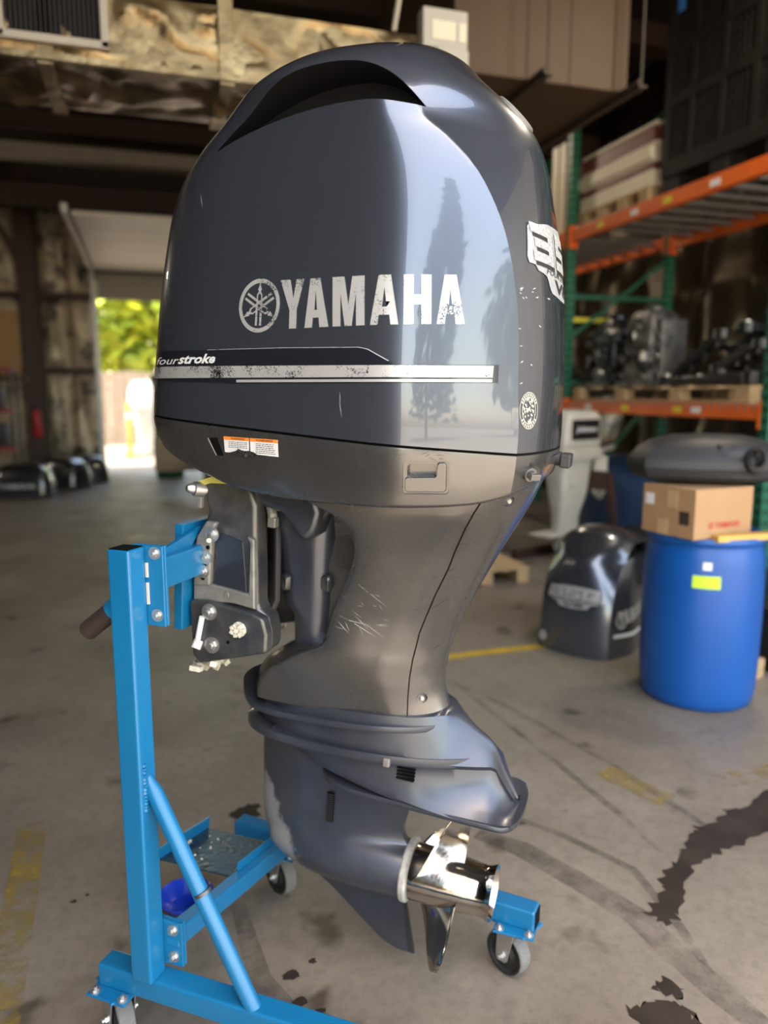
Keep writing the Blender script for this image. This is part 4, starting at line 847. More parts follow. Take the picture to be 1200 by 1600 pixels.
# engine blocks and brackets on the lower shelf
M['engblack'] = mat('engine_black', (.018, .018, .019), .35, .3, .3, rvar=.1, vscale=10); M['engalu'] = mat('engine_aluminium', (.17, .16, .15), .5, .6, col2=(.07, .065, .06), vscale=12)
M['shine'] = mat('bright_fitting', (.75, .73, .68), .25, .9)
def powerhead(label, x, y, mk, seed, h=.56, rz=0):
    t = empty('engine_block', label, 'engine block', (x, y, Z1 + .126), rz, 'engine blocks on the lower pallet'); rr = random.Random(seed); m = M[mk]
    MB().box((0, 0, .02), (.42, .44, .04)).build('base_flange', m, t, smooth=0, bevel=.006)
    MB().loft([rrect(-.16 * k, .16 * k, .17 * k, .05, z) for k, z in ((1, .035), (1.05, .1), (1, .25), (1.04, h * .7), (.9, h - .04), (.7, h))]).build('crankcase', m, t, smooth=40)
    for s in (-1, 1):
        c = MB().loft([[(px + .03, py + s * .17, z) for px, py, _ in rrect(-.13, .13, .075, .03, 0)] for z in (.06, .075, h - .1, h - .085)]).build('cylinder_head', m, t, smooth=40)
        for k in range(4):
            MB().lathe([(0, .028), (.03, .028), (.036, .02), (.036, 0)], (-.10, s * .17, .13 + k * .1), (-1, 0, .0), 14).build('plug_boss', m, c)
        for k in range(6): MB().hexbolt((-.102, s * (.115 + .11 * (k % 2)), .1 + (k // 2) * .15), (-1, 0, 0), .012, .014).build('bolt', M['shine'], c, smooth=30)
    for k in range(5): MB().box((-.165, 0, .09 + k * .085), (.02, .2, .022)).build('casting_rib', m, t, smooth=0, bevel=.004)
    MB().lathe([(0, .06), (.05, .06), (.075, .04), (.08, .01), (.08, 0)], (0, 0, h - .005), (0, 0, 1), 24).build('flywheel_hub', m, t)
    MB().tube([(-.17, -.12, .12), (-.2, -.05, .2), (-.19, .05, .3), (-.17, .12, .42)], .016, 8).build('coolant_hose', M['black'], t)
    for k in range(14): MB().box((-.175 + .02 * rr.random(), rr.uniform(-.22, .22), rr.uniform(.08, h - .06)), (.07, rr.uniform(.02, .06), rr.uniform(.02, .06)), Matrix.Rotation(rr.uniform(0, 1.5), 3, 'X')).build('fitting', M[('engalu', 'engblack', 'engblack', 'engblack', 'shine')[k % 5]], t, smooth=0, bevel=.003)
    for k in range(4): MB().box((-.185, rr.uniform(-.16, .16), rr.uniform(.1, h - .1)), (.04, rr.uniform(.03, .07), rr.uniform(.03, .08))).build('sensor', M['shine' if k == 0 else mk], t, smooth=0, bevel=.004)
    return t
powerhead('black engine block at the end of the pallet by the grey motor', 4.13, 6.12, 'engblack', 3, .60)
powerhead('bare aluminium engine block in the middle of the lower pallet', 4.10, 5.56, 'engalu', 5, .62)
rr = random.Random(12)
def strut_arm(label, p, q, w, seed):
    o = empty('engine_bracket', label, 'engine bracket', p, 0, 'black engine brackets heaped on the lower pallet'); p, q = Vector(p), Vector(q); d = q - p; r2 = random.Random(seed)
    m = MB().bar((0, 0, 0), d, w, w * .55); m.tube([Vector((0, 0, -w * .4)), Vector((0, 0, w * .4))], w * .75, 14).tube([d + Vector((0, 0, -w * .4)), d + Vector((0, 0, w * .4))], w * .62, 14)
    m.build('arm', M['engblack'], o, smooth=30, bevel=.006)
    for t in (.3, .55, .8): MB().bar(d * t - Vector((0, w * .8, 0)), d * t + Vector((0, w * .8, .0)), .03, w * .8).build('web', M['engblack'], o, smooth=0, bevel=.004)
    MB().tube([Vector((0, 0, w * .38)), Vector((0, 0, w * .5))], w * .4, 12).build('bushing', M['shine' if seed % 2 else 'engalu'], o)
    return o
zb = Z1 + .126
tag_n = ['reaching up beside the far green post', 'slanting across the wall side of the heap', 'standing at the near end of the heap', 'lying across the middle of the heap',  'leaning against the silver block', 'lowest by the silver block', 'pointing up at the wall', 'flat along the pallet edge', 'crossing the heap at mid height', 'on top of the heap', 'at the near end of the pallet', 'behind the others by the wall']
arms = [((4.7, 5.0, zb + .08), (4.66, 4.75, zb + .60), .07), ((4.5, 4.9, zb + .10), (4.58, 4.3, zb + .55), .075), ((4.32, 4.28, zb + .10), (4.34, 4.42, zb + .52), .07), ((4.2, 4.62, zb + .42), (4.62, 4.55, zb + .40), .07), ((4.05, 5.22, zb + .05), (4.10, 4.75, zb + .38), .07), ((3.98, 5.20, zb + .04), (3.98, 4.30, zb + .05), .075), ((4.35, 5.1, zb + .05), (4.42, 4.6, zb + .52), .07), ((4.12, 5.0, zb + .04), (4.14, 4.28, zb + .06), .07), ((4.28, 4.95, zb + .06), (4.25, 4.26, zb + .34), .075), ((4.18, 4.9, zb + .30), (4.20, 4.28, zb + .20), .06), ((4.02, 4.66, zb + .12), (4.0, 4.26, zb + .28), .065), ((4.6, 5.2, zb + .05), (4.62, 4.4, zb + .42), .08)]
for k, (p, q, w) in enumerate(arms): strut_arm('black cast engine bracket ' + tag_n[k], p, q, w * 1.35, k)

# ------------------------------------------------------------------ things on the floor by the rack
M['drum'] = mat('blue_drum_plastic', (.003, .070, .30), .36, 0, 0, col2=(.004, .078, .32), vscale=4, bump=.06, bscale=12)
M['card'] = mat('corrugated_cardboard', (.40, .235, .115), .75, col2=(.36, .21, .10), vscale=3); M['tape'] = mat('packing_tape', (.50, .34, .18), .35)
M['lime'] = mat('lime_label', (.50, .72, .02), .5); M['redprint'] = mat('red_print', (.45, .04, .03), .6)
DRX, DRY, DRR, DRH = 2.489, 2.904, .277, .81
drum = empty('plastic_drum', 'tall blue plastic drum with a lime green label beside the rack', 'drum', (DRX, DRY, 0))
drum.scale = (.93, .93, 1.01)
prof = [(0, .0), (.25, 0), (.268, .012), (.276, .04), (.2825, .10), (.288, .25), (.2895, .40), (.288, .55), (.283, .68), (.276, .735), (.270, .752), (.272, .764), (.284, .770), (.288, .778), (.288, .792), (.282, .80), (.272, .80), (.268, .79), (.268, .765), (.05, .762), (0, .762)]
MB().lathe(prof, n=72).build('drum_body', M['drum'], drum, smooth=50)
for a in (R(20), R(200)): MB().lathe([(0, .022), (.03, .022), (.034, .016), (.034, 0)], (.17 * math.cos(a), .17 * math.sin(a), .762), (0, 0, 1), 20).build('bung', M['black'], drum)
def on_drum(nm, az, z, w, h, m, r=None):
    n = 10; v = []
    for k in range(n + 1):
        a = az + (k / n - .5) * w / .285
        for zz_ in (z - h / 2, z + h / 2):
            zr = zz_ / 1.0; rad = .2898 if zr < .62 else .2852
            v.append(((rad) * math.cos(a), rad * math.sin(a), zz_))
    return MB().add(v, [(2 * k, 2 * k + 2, 2 * k + 3, 2 * k + 1) for k in range(n)]).build(nm, M[m], drum, smooth=60, fix=False)
azc = math.atan2(-DRY, -DRX)
on_drum('lime_label', azc + .07, .610, .125, .055, 'lime'); on_drum('white_label', azc + .07, .682, .04, .034, 'white')
# cardboard box
bx_ = empty('cardboard_box', 'brown cardboard box with packing tape standing on the blue drum', 'box', (DRX - .07, DRY - .03, .811), R(-8))
bx_.rotation_euler = (0, 0, R(8))
MB().bx((-.20, -.16, 0), (.155, .15, .222)).build('carton', M['card'], bx_, smooth=0, bevel=.003)
MB().bx((-.2012, .0, .0), (-.2, .055, .0)).build('t', M['tape'], bx_) if 0 else None
for a, b, m in (((-.2025, -.06, .13), (-.2005, .0, .207), 'tape'), ((-.2025, -.01, .0), (-.2005, .05, .07), 'tape'), ((-.2025, .08, .13), (-.2005, .13, .18), 'white'), ((-.2025, -.13, .06), (-.2005, -.075, .12), 'iron')): MB().bx(a, b).build('carton_label', M[m], bx_, smooth=0)
yb_ = MB().bx((-.17, -.03, 0), (.17, .03, .028)).build('yellow_board', mat('yellow_wood', (.62, .38, .09), .6, col2=(.55, .32, .07), vscale=5), None, smooth=0, bevel=.002)
yb_.location = (DRX + .03, DRY - .225, .802); yb_.rotation_euler = (0, 0, R(-2)); tag(yb_, 'short yellow board lying on the drum in front of the carton', 'board')
# black cover lying on the carton
cv = empty('engine_cover', 'large black plastic engine cover lying on the cardboard box', 'engine cover', (DRX + .01, DRY + .05, 1.030), R(-28)); cv.scale = (1, 1, 1.35)
hexo = [(-.36, -.02), (-.30, -.17), (-.10, -.23), (.16, -.22), (.32, -.13), (.37, .03), (.28, .17), (.05, .23), (-.22, .17)]
def hx(k, z, dx=0): return [(x * k + dx, y * k, z) for x, y in hexo]
MB().loft([hx(.78, .012), hx(.93, .025), hx(1, .06), hx(.99, .085), hx(.9, .115), hx(.72, .148), hx(.45, .166), hx(.2, .17)]).build('cover_shell', M['dark'], cv, smooth=25, bevel=.012, seg=3)
MB().loft([[(x * .28 + .10, y * .32 - .14, z) for x, y in hexo] for z in (.03, .10, .135, .14)]).build('intake_boss', M['dark'], cv, smooth=30, bevel=.006)
MB().lathe([(.03, 0), (.045, .01), (.045, .04), (.03, .05)], (.16, -.20, .085), (.1, -.9, .3), 20).build('grommet', M['black'], cv)
for c in ((-.12, -.04, .163), (.16, .04, .158)): MB().box(c, (.07, .03, .004)).build('white_label', M['white'], cv, smooth=0)
MB().box((-.02, -.205, .075), (.10, .012, .04)).build('recess_panel', M['grey'], cv, smooth=0, bevel=.004)
# second cowl on the floor, the same kind as the big motor's
cowl2 = empty('engine_cowl', 'grey-blue engine cowl with 350 badge standing on the floor beside the blue drum', 'engine cowl', (2.50, 3.76, 0))
AX2 = Vector((-.85, -.53, 0))            # its aft direction
cowl2.rotation_euler = (0, 0, math.atan2(AX2.y, AX2.x)); cowl2.scale = (.86, .86, .9)
shell2 = bpy.data.objects.new('cowl_shell', upper.data); COL.objects.link(shell2); shell2.parent = cowl2; shell2.location = (.08, 0, -.034)
# small white outboard
wm = empty('small_outboard', 'old white outboard motor with black side panel leaning by the rack', 'outboard motor', (3.42, 5.72, .0))
AXW = Vector((-.93, -.37, 0)); wm.rotation_euler = (0, 0, math.atan2(AXW.y, AXW.x)); wm.scale = (1.25, 1.15, 1)
M['wwhite'] = mat('aged_white_paint', (.52, .49, .42), .5, col2=(.40, .37, .31), vscale=6)
def bl(secs): return MB().loft([[(px, py, z) for px, py, _ in rrect(a0, a1, w, r, 0)] for a0, a1, w, r, z in secs])
bl([(-.22, .17, .12, .04, .985), (-.23, .18, .13, .04, 1.0), (-.22, .17, .13, .04, 1.24), (-.19, .14, .115, .05, 1.29), (-.15, .10, .08, .05, 1.305)]).build('white_cowl', M['wwhite'], wm, smooth=40)
for s in (-1, 1): MB().box((-.03, s * .131, 1.14), (.30, .004, .17)).build('black_panel', M['black'], wm, smooth=0)
bl([(-.25, .19, .13, .04, .88), (-.26, .2, .14, .04, .90), (-.24, .18, .135, .04, .975), (-.22, .17, .12, .04, .985)]).build('white_pan', M['wwhite'], wm, smooth=40)
bl([(-.13, .12, .075, .04, .50), (-.15, .13, .085, .04, .60), (-.16, .15, .10, .04, .80), (-.17, .16, .11, .04, .885)]).build('midsection', M['wwhite'], wm, smooth=40)
bl([(-.10, .11, .05, .03, .26), (-.10, .11, .055, .03, .40), (-.13, .12, .075, .04, .505)]).build('leg', M['wwhite'], wm, smooth=40)
MB().bx((-.14, -.10, .245), (.27, .10, .262)).build('cavitation_plate', M['wwhite'], wm, smooth=0, bevel=.004)
bl([(-.06, .08, .005, .004, .03), (-.09, .09, .012, .01, .10), (-.12, .10, .045, .03, .14), (-.10, .09, .04, .03, .19), (-.08, .08, .025, .02, .25)]).build('gearcase', M['wwhite'], wm, smooth=40)
for s in (-1, 1): MB().prism([(-.30, .90), (-.18, .90), (-.16, .60), (-.24, .52), (-.30, .60)], lambda x, z, t: (x, t * s, z), .09, .13).build('clamp', M['wwhite'], wm, smooth=0, bevel=.01)
MB().tube([(-.28, -.05, .86), (-.5, -.08, .93), (-.62, -.08, .95)], [.02, .02, .026], 12).build('tiller', M['wwhite'], wm)
MB().tube([(.05, -.09, .66), (.06, 0, .68), (.05, .09, .66)], .015, 8).build('steering_hose', M['black'], wm)
ws = empty('motor_stand', 'dark wooden stand under the small white outboard', 'motor stand', (3.42, 5.72, 0)); ws.rotation_euler = wm.rotation_euler
for y in (-.28, .28):
    MB().bar((-.34, y, .04), (.34, y, .04), .06, .08).build('foot', M['rustbeam'], ws, smooth=0); MB().bar((-.36, y, .04), (-.21, y, .72), .05, .06, (0, 1, 0)).build('upright', M['rustbeam'], ws, smooth=0)
MB().bar((-.215, -.30, .70), (-.215, .30, .70), .04, .16).build('crosspiece', M['rustbeam'], ws, smooth=0)
# tarp-covered load and clutter under the rack
M['tarp'] = mat('navy_tarp', (.012, .03, .075), .6, col2=(.018, .045, .1), vscale=4)
tb = MB(); rr = random.Random(6); n, m_ = 28, 12; gridv = []
for j in range(m_ + 1):
    q = j / m_; ring_ = []
    for k in range(n):
        a = 2 * math.pi * k / n; fold = 1 + .07 * (1 - q) * math.sin(7 * a + 1) + .04 * math.sin(3 * a); rad = (.50 if q < .65 else .50 * math.sqrt(max(0, 1 - ((q - .65) / .35) ** 2)) + .01) * fold
        ring_.append((rad * math.cos(a), rad * 1.3 * math.sin(a), .92 * q))
    gridv.append(ring_)
tp = tb.loft(gridv).build('tarp_bundle', M['tarp'], None, smooth=60); tp.location = (4.42, 5.98, 0); tag(tp, 'dark navy tarp draped over a load under the rack', 'tarp')
def bin_(name, label, cat, loc, d, mk, rz=0, lid=None):
    o = empty(name, label, cat, loc, R(rz)); a, b, h = d
    MB().loft([[(x, y, z) for x, y, _ in rrect(-a / 2 * k, a / 2 * k, b / 2 * k, min(a, b) * .12, 0)] for k, z in ((.9, 0), (.92, .01), (1, h * .9), (1, h * .93))]).build('body', M[mk], o, smooth=40)
    MB().loft([[(x, y, z) for x, y, _ in rrect(-a / 2 * k, a / 2 * k, b / 2 * k, min(a, b) * .12, 0)] for k, z in ((1.05, h * .91), (1.06, h * .96), (.98, h), (.5, h * 1.01))]).build('lid', M[lid or mk], o, smooth=40); return o
M['teal'] = mat('teal_plastic', (.02, .16, .15), .5)
bin_('storage_tote', 'black storage tote on the floor under the rack beside the tarp', 'tote', (4.35, 4.72, 0), (.6, .8, .62), 'dark', 5, 'teal')
bin_('storage_tote', 'dark tote behind the blue drum at the rack post', 'tote', (3.45, 4.62, 0), (.42, .5, .44), 'black', 20)
bin_('black_case', 'black case on the floor at the right of the blue drum', 'case', (3.24, 3.16, 0), (.5, .46, .36), 'black', 15)
wb = MB().bx((-.06, -.05, 0), (.06, .05, .10)).build('wood_block', M['wood'], None, smooth=0, bevel=.003); wb.location = (2.90, 3.0, 0); wb.rotation_euler = (0, 0, R(20)); tag(wb, 'short pale wood block on the floor between the drum and the black case', 'wood block')
pallet('dark low pallet on the floor behind the large motor', 2.4, 5.55, 0, .7, .9)
for k, (x, y, s_) in enumerate(((2.9, 6.7, .5), (2.2, 7.3, .6))):
    bin_('parts_bin', ['black parts bin behind the small white outboard', 'black parts bin further off in the dark aisle'][k], 'bin', (x, y, 0), (s_, s_, .7), 'black', 10 * k)

# ------------------------------------------------------------------ left side: cowls, shelf, extinguisher, far clutter
def small_cowl(label, loc, rz, mk, k=1.0):
    o = empty('engine_cowl', label, 'engine cowl', loc, R(rz)); o.scale = (k, k, k)
    MB().loft([[(x, y, z) for x, y, _ in rrect(-a, a * .95, w, w * .5, 0)] for a, w, z in ((.42, .27, 0), (.44, .29, .02), (.44, .28, .22), (.40, .25, .38), (.32, .2, .47), (.2, .12, .51))]).build('cowl_shell', M[mk], o, smooth=45)
    MB().loft([[(x, y, z) for x, y, _ in rrect(-a, a * .95, w, w * .5, 0)] for a, w, z in ((.447, .297, .03), (.449, .299, .035), (.449, .297, .07), (.446, .293, .075))]).build('trim_band', M['dark'], o, smooth=45)
    return o
M['cowldk'] = mat('black_cowl_paint', (.02, .021, .024), .3, .3, .8)
lc1 = small_cowl('dark engine cowl with pale lettering on the floor below the left shelf', (-1.72, 11.55, 0), 180 - 8, 'cowldk', .92)
lc2 = small_cowl('dark engine cowl behind the lettered one, by the wall column', (-1.32, 12.45, 0), 150, 'cowldk', .92)
lc3 = small_cowl('dark engine cowl nearest the far door', (-.98, 13.3, 0), 110, 'cowldk', .85)
sh = empty('storage_shelf', 'dark storage shelf with red edges against the far left wall', 'shelf', (-2.55, 12.7, 0))
M['redshelf'] = mat('red_shelf_edge', (.22, .03, .03), .5)
for x in (-.75, .62):
    for y in (-.28, .28): MB().box((x, y, .9), (.05, .05, 1.8)).build('shelf_post', M['iron'], sh, smooth=0)
for z_ in (.62, 1.18, 1.78):
    MB().box((-.065, 0, z_), (1.42, .6, .03)).build('shelf_board', M['iron'], sh, smooth=0); MB().box((-.065, -.31, z_), (1.42, .02, .07)).build('shelf_edge', M['redshelf'], sh, smooth=0)
for k, (x, z_, a, h, mk) in enumerate(((-.35, 1.195, .5, .42, 'dark'), (.25, 1.195, .5, .36, 'black'), (-.3, .635, .6, .4, 'black'), (.3, .635, .45, .35, 'dark'), (-.2, 1.795, .6, .5, 'black'))):
    bin_('parts_bin', ['dark bin on the middle shelf against the left wall', 'black bin on the middle shelf, nearer the column', 'black bin on the bottom shelf at the far left', 'dark bin on the bottom shelf, nearer the column', 'black bin on top of the left shelf'][k], 'bin', (-2.55 + x, 12.7, z_), (a, .5, h), mk)
wp = MB().box((0, 0, .5), (.5, .03, 1.0)).build('plywood_sheet', mat('plywood', (.34, .19, .07), .7), None, smooth=0); wp.location = (-2.15, 13.4, 1.72); tag(wp, 'orange-brown plywood sheet above the left shelf', 'plywood')
br_ = MB().box((-2.15, 13.5, 1.66), (.6, .3, .05)).build('wall_bracket', M['iron'], None, smooth=0); tag(br_, 'dark bracket shelf holding the plywood sheet', 'shelf')
fx = empty('fire_extinguisher', 'red fire extinguisher hung on the dark red wall column', 'fire extinguisher', (-1.80, FW - .59, .70))
M['red'] = mat('extinguisher_red', (.40, .012, .012), .35)
MB().lathe([(0, 0), (.065, 0), (.07, .01), (.07, .36), (.055, .42), (.025, .45), (.02, .48), (0, .48)], n=24).build('cylinder', M['red'], fx); MB().bx((-.02, -.06, .48), (.02, .03, .53)).build('valve', M['black'], fx, smooth=0, bevel=.004); MB().tube([(.02, -.03, .5), (.08, -.03, .42), (.085, -.02, .2)], .012, 8).build('hose', M['black'], fx); MB().bx((-.02, .06, .1), (.02, .13, .4)).build('wall_hook', M['iron'], fx, smooth=0)
bin_('wheeled_bin', 'dark green wheeled bin by the far door', 'bin', (.32, 13.7, 0), (.5, .6, 1.75), 'rgreen')
M['boat'] = mat('tan_gelcoat', (.42, .33, .22), .35)
bt = empty('boat_hull', 'small tan boat hull on dark stands in the far aisle', 'boat', (1.3, 11.2, 0))
MB().loft([[(x, s * w, z + .12 * (x + 1.2) ** 2 * .1) for s, z in ((-1, .80), (-.85, .5), (0, .33), (.85, .5), (1, .80))] for x, w in ((-1.25, .03), (-1.0, .3), (-.6, .5), (0, .62), (.9, .62))], closed=True).build('hull', M['boat'], bt, smooth=40)
for x in (-.5, .6): MB().bx((x - .05, -.5, 0), (x + .05, .5, .40)).build('hull_stand', M['iron'], bt, smooth=0)
# in the yard
ym = empty('white_outboard', 'white outboard motor standing outside in the sunny yard', 'outboard motor', (-.12, 18.3, -.02), R(200))
bl([(-.30, .26, .2, .08, 1.1), (-.32, .28, .22, .08, 1.2), (-.30, .25, .21, .08, 1.55), (-.2, .15, .14, .08, 1.72)]).build('white_cowl', M['white'], ym, smooth=40)
bl([(-.10, .12, .06, .03, .1), (-.13, .14, .08, .04, .6), (-.2, .18, .13, .05, 1.1)]).build('leg', M['white'], ym, smooth=40)
MB().bx((-.5, -.3, 0), (.4, -.22, .1)).bx((-.5, .22, 0), (.4, .3, .1)).bx((-.3, -.3, .05), (-.22, .3, .95)).build('yard_frame', M['galv'], ym, smooth=0)
oc = empty('orange_post', 'orange marker post outside next to the white outboard', 'post', (-.42, 18.0, -.02))
MB().lathe([(0, 0), (.16, 0), (.16, .04), (.06, .06), (.055, 1.2), (.03, 1.25), (0, 1.25)], n=20).build('post_tube', M['orange'], oc)
MB().lathe([(.0565, .9), (.0575, .9), (.0575, 1.02), (.0565, 1.02)], n=20).build('white_band', M['white'], oc)
# trees on the street side, seen mirrored in the cowling
tree((-9.0, -18, 0), 13, 2.6, M['leafdk'], 'tall narrow dark tree on the street side behind the building opening', 11, 1500, True, .4, .12)
tree((-3.0, -26, 0), 11, 3.6, M['leafdk'], 'round dark tree on the street side behind the building opening', 12, 1300, False, .45)

# ------------------------------------------------------------------ markings laid on the cowling
LETTERS = [[(-0.1725, 0.3259), (-0.1489, 0.327), (-0.1391, 0.2925), (-0.1347, 0.3276), (-0.1167, 0.3283), (-0.1294, 0.271), (-0.1279, 0.2362), (-0.145, 0.2351), (-0.1465, 0.27)], [(-0.1086, 0.2375), (-0.0909, 0.2386), (-0.0908, 0.2568), (-0.0841, 0.2572), (-0.0854, 0.2716), (-0.0883, 0.2715), (-0.0885, 0.3078), (-0.0904, 0.3294), (-0.1025, 0.3289)], [(-0.0904, 0.3294), (-0.0885, 0.3078), (-0.0824, 0.2718), (-0.0854, 0.2716), (-0.0841, 0.2572), (-0.0778, 0.2576), (-0.0746, 0.2397), (-0.0541, 0.2411), (-0.0802, 0.3299)], [(-0.045, 0.2417), (-0.053, 0.331), (-0.0274, 0.3321), (-0.0143, 0.2811), (-0.011, 0.3328), (0.0146, 0.3339), (0.0227, 0.2461), (0.005, 0.2449), (-0.0003, 0.3031), (-0.0038, 0.2443), (-0.0189, 0.2434), (-0.033, 0.3015), (-0.0277, 0.2428)], [(0.0333, 0.2468), (0.0482, 0.2478), (0.0493, 0.2653), (0.0595, 0.266), (0.0584, 0.2799), (0.0539, 0.2796), (0.0555, 0.3147), (0.0538, 0.3356), (0.0424, 0.3351)], [(0.0538, 0.3356), (0.0555, 0.3147), (0.0629, 0.2801), (0.0584, 0.2799), (0.0595, 0.266), (0.0691, 0.2665), (0.0729, 0.2494), (0.0872, 0.2503), (0.0658, 0.3361)], [(0.0967, 0.2509), (0.0891, 0.3371), (0.1066, 0.3378), (0.1097, 0.3035), (0.123, 0.3042), (0.1199, 0.3384), (0.137, 0.3391), (0.1449, 0.2541), (0.1277, 0.253), (0.1246, 0.2871), (0.1112, 0.2863), (0.1143, 0.2521)], [(0.1539, 0.2547), (0.1677, 0.2556), (0.1681, 0.2726), (0.1758, 0.2731), (0.1746, 0.2865), (0.1712, 0.2863), (0.1714, 0.3203), (0.1695, 0.3405), (0.1599, 0.3401)], [(0.1695, 0.3405), (0.1714, 0.3203), (0.1779, 0.2867), (0.1746, 0.2865), (0.1758, 0.2731), (0.183, 0.2735), (0.1864, 0.2568), (0.2016, 0.2578), (0.1795, 0.3409)]]
def lin(x0, y0, x1, y1): return lambda x: y0 + (x - x0) * (y1 - y0) / (x1 - x0)
stripe_top = lin(-.0687, .1695, .2508, .1877); stripe_bot = lin(-.2939, .1228, .2589, .1595)
def band(x0, x1, f0, f1, n=2):
    lo = lambda x: stripe_bot(x) + (stripe_top(x) - stripe_bot(x)) * f0; hi = lambda x: stripe_bot(x) + (stripe_top(x) - stripe_bot(x)) * f1
    return [(x0, lo(x0)), (x1, lo(x1)), (x1, hi(x1)), (x0, hi(x0))]
BX = -.566
conform('dark_decal', [[(BX, stripe_bot(BX) + .006), (-.28, stripe_bot(-.28) - .002), (.268, stripe_bot(.268) - .001), (.266, stripe_top(.266) + .002), (.085, stripe_top(.085) + .001), (.074, .185), (.032, .2035), (.014, .2062), (-.16, .198), (-.3545, .1862), (BX, .1762)]], M['blackfoil'], upper, bv_up, .0006)
conform('decal_edge', [[(-.3545, .1862), (-.16, .198), (.014, .2062), (.032, .2035), (.074, .185), (.0755, .1858), (.033, .2043), (.014, .2070), (-.16, .1988), (-.3545, .1868)]], worn(mat('scuffed_edge', (.5, .5, .5), .6), 60, .62, .75), upper, bv_up, .0008)
conform('silver_stripe', [band(BX, .2575, .30, 1)], M['wornsilver'], upper, bv_up, .0012)
conform('silver_pinstripe', [band(-.27, .2575, .02, .18)], M['silver'], upper, bv_up, .0012)
conform('brand_lettering', LETTERS, M['wornsilver'], upper, bv_up, .0014)
EC, ER = (-.2217, .2775), (.0512, .0520)
def em(x, y): return (EC[0] + ER[0] * x, EC[1] + ER[1] * y + ER[0] * x * .03)
def arc(r0, r1, a0, a1, n): return [[em(r0 * math.cos(a), r0 * math.sin(a)), em(r1 * math.cos(a), r1 * math.sin(a)), em(r1 * math.cos(b), r1 * math.sin(b)), em(r0 * math.cos(b), r0 * math.sin(b))] for a, b in [(a0 + (a1 - a0) * k / n, a0 + (a1 - a0) * (k + 1) / n) for k in range(n)]]
pol = arc(.84, 1, 0, 2 * math.pi, 48)
for ang in (0, 120, 240):
    c, s = math.cos(R(ang)), math.sin(R(ang)); q = lambda pts: [em(x * c - y * s, x * s + y * c) for x, y in pts]
    pol += [q([(-.012, .86), (-.05, .70), (-.095, .60), (-.05, .54), (.05, .54), (.095, .60), (.05, .70), (.012, .86)])]
    for sg in (-1, 1):
        pol += [q([(sg * .04, .54), (sg * .13, .42), (sg * .13, .22), (sg * .075, .22), (sg * .075, .38), (sg * .0, .46), (0, .54)]), q([(sg * .065, .22), (sg * .13, .22), (sg * .15, .02), (sg * .15, -.74), (sg * .055, -.74), (sg * .055, .05)])]
conform('round_emblem', pol, M['wornsilver'], upper, bv_up, .0014, step=.01)
def text_polys(body, shear=0.0, off=0.0, res=2):
    cu = bpy.data.curves.new('t', 'FONT'); cu.body = body; cu.shear = shear; cu.offset = off; cu.resolution_u = res; cu.size = 1
    o = bpy.data.objects.new('t', cu); COL.objects.link(o); bpy.context.view_layer.update()
    me = bpy.data.meshes.new_from_object(o.evaluated_get(bpy.context.evaluated_depsgraph_get())); bpy.data.objects.remove(o)
    P = [[(me.vertices[i].co.x, me.vertices[i].co.y) for i in p.vertices] for p in me.polygons]; bpy.data.meshes.remove(me)
    xs = [x for p in P for x, y in p]; ys = [y for p in P for x, y in p]; x0, x1, y0, y1 = min(xs), max(xs), min(ys), max(ys)
    return [[((x - x0) / (x1 - x0), (y - y0) / (y1 - y0)) for x, y in p] for p in P]
fa = pch([(0, -.534), (.043, -.5225), (.086, -.5106), (.15, -.4927), (.237, -.4719), (.333, -.4508), (.495, -.4186), (.656, -.3887), (.817, -.3595), (1.0, -.330)])
def fsm(x, y): a = fa(x); return (a, .1595 + (a + .3416) * .063 + y * .0178 * (1.0 if x > .40 else .92))
W4 = [[fsm(x * .385, y) for x, y in p] for p in text_polys('four', .35, .0)] + [[fsm(.37 + x * .63, y * 1.12) for x, y in p] for p in text_polys('stroke', .35, .03)]
W4 += [[fsm(.30, -.12), fsm(.98, -.12), fsm(.98, .0), fsm(.30, .0)]] if 0 else []
conform('series_lettering', W4, M['white'], upper, bv_up, .0014)
# worn 350 badge across the stern: coordinates are (to port, up); the letters read from astern
def stern(x, y): return Vector((.7, x, y))
DRS = Vector((-1, 0, 0))
def sym(h): return h + [(-x, y) for x, y in reversed(h)]
BADGE = sym([(0, .4645), (-.09, .4600), (-.172, .4455), (-.178, .440), (-.194, .386), (-.190, .376), (-.168, .3755), (-.158, .3665), (-.136, .3645), (-.120, .361), (-.113, .354), (-.101, .338), (-.092, .333), (-.02, .328)])
BADGE = [p for i, p in enumerate(BADGE) if i == 0 or p != BADGE[i - 1]]
M['badge'] = mat('worn_badge_foil', (.62, .61, .58), .45, .3, col2=(.30, .30, .31), vscale=240, thr=(.44, .56)); M['badgelt'] = mat('badge_foil', (.36, .355, .36), .45, .3, col2=(.46, .455, .45), vscale=60)
def dg(kind, cx, w, y0, y1):
    h = y1 - y0; t = h * .26; B = lambda x0, x1, a, b: [(cx + w * x0, y0 + h * a), (cx + w * x1, y0 + h * a), (cx + w * x1, y0 + h * b), (cx + w * x0, y0 + h * b)]
    if kind == '3': return [B(-.5, .5, .74, 1), B(-.4, .3, .38, .60), B(-.5, .5, 0, .26), B(.2, .5, .26, .74)]
    if kind == '5': return [B(-.5, .5, .74, 1), B(-.5, -.2, .38, .74), B(-.2, .5, .38, .62), B(.2, .5, .26, .38), B(-.5, .5, 0, .26)]
    if kind == '0': return [B(-.5, .5, .76, 1), B(-.5, .5, 0, .24), B(-.5, -.2, .24, .76), B(.2, .5, .24, .76)]
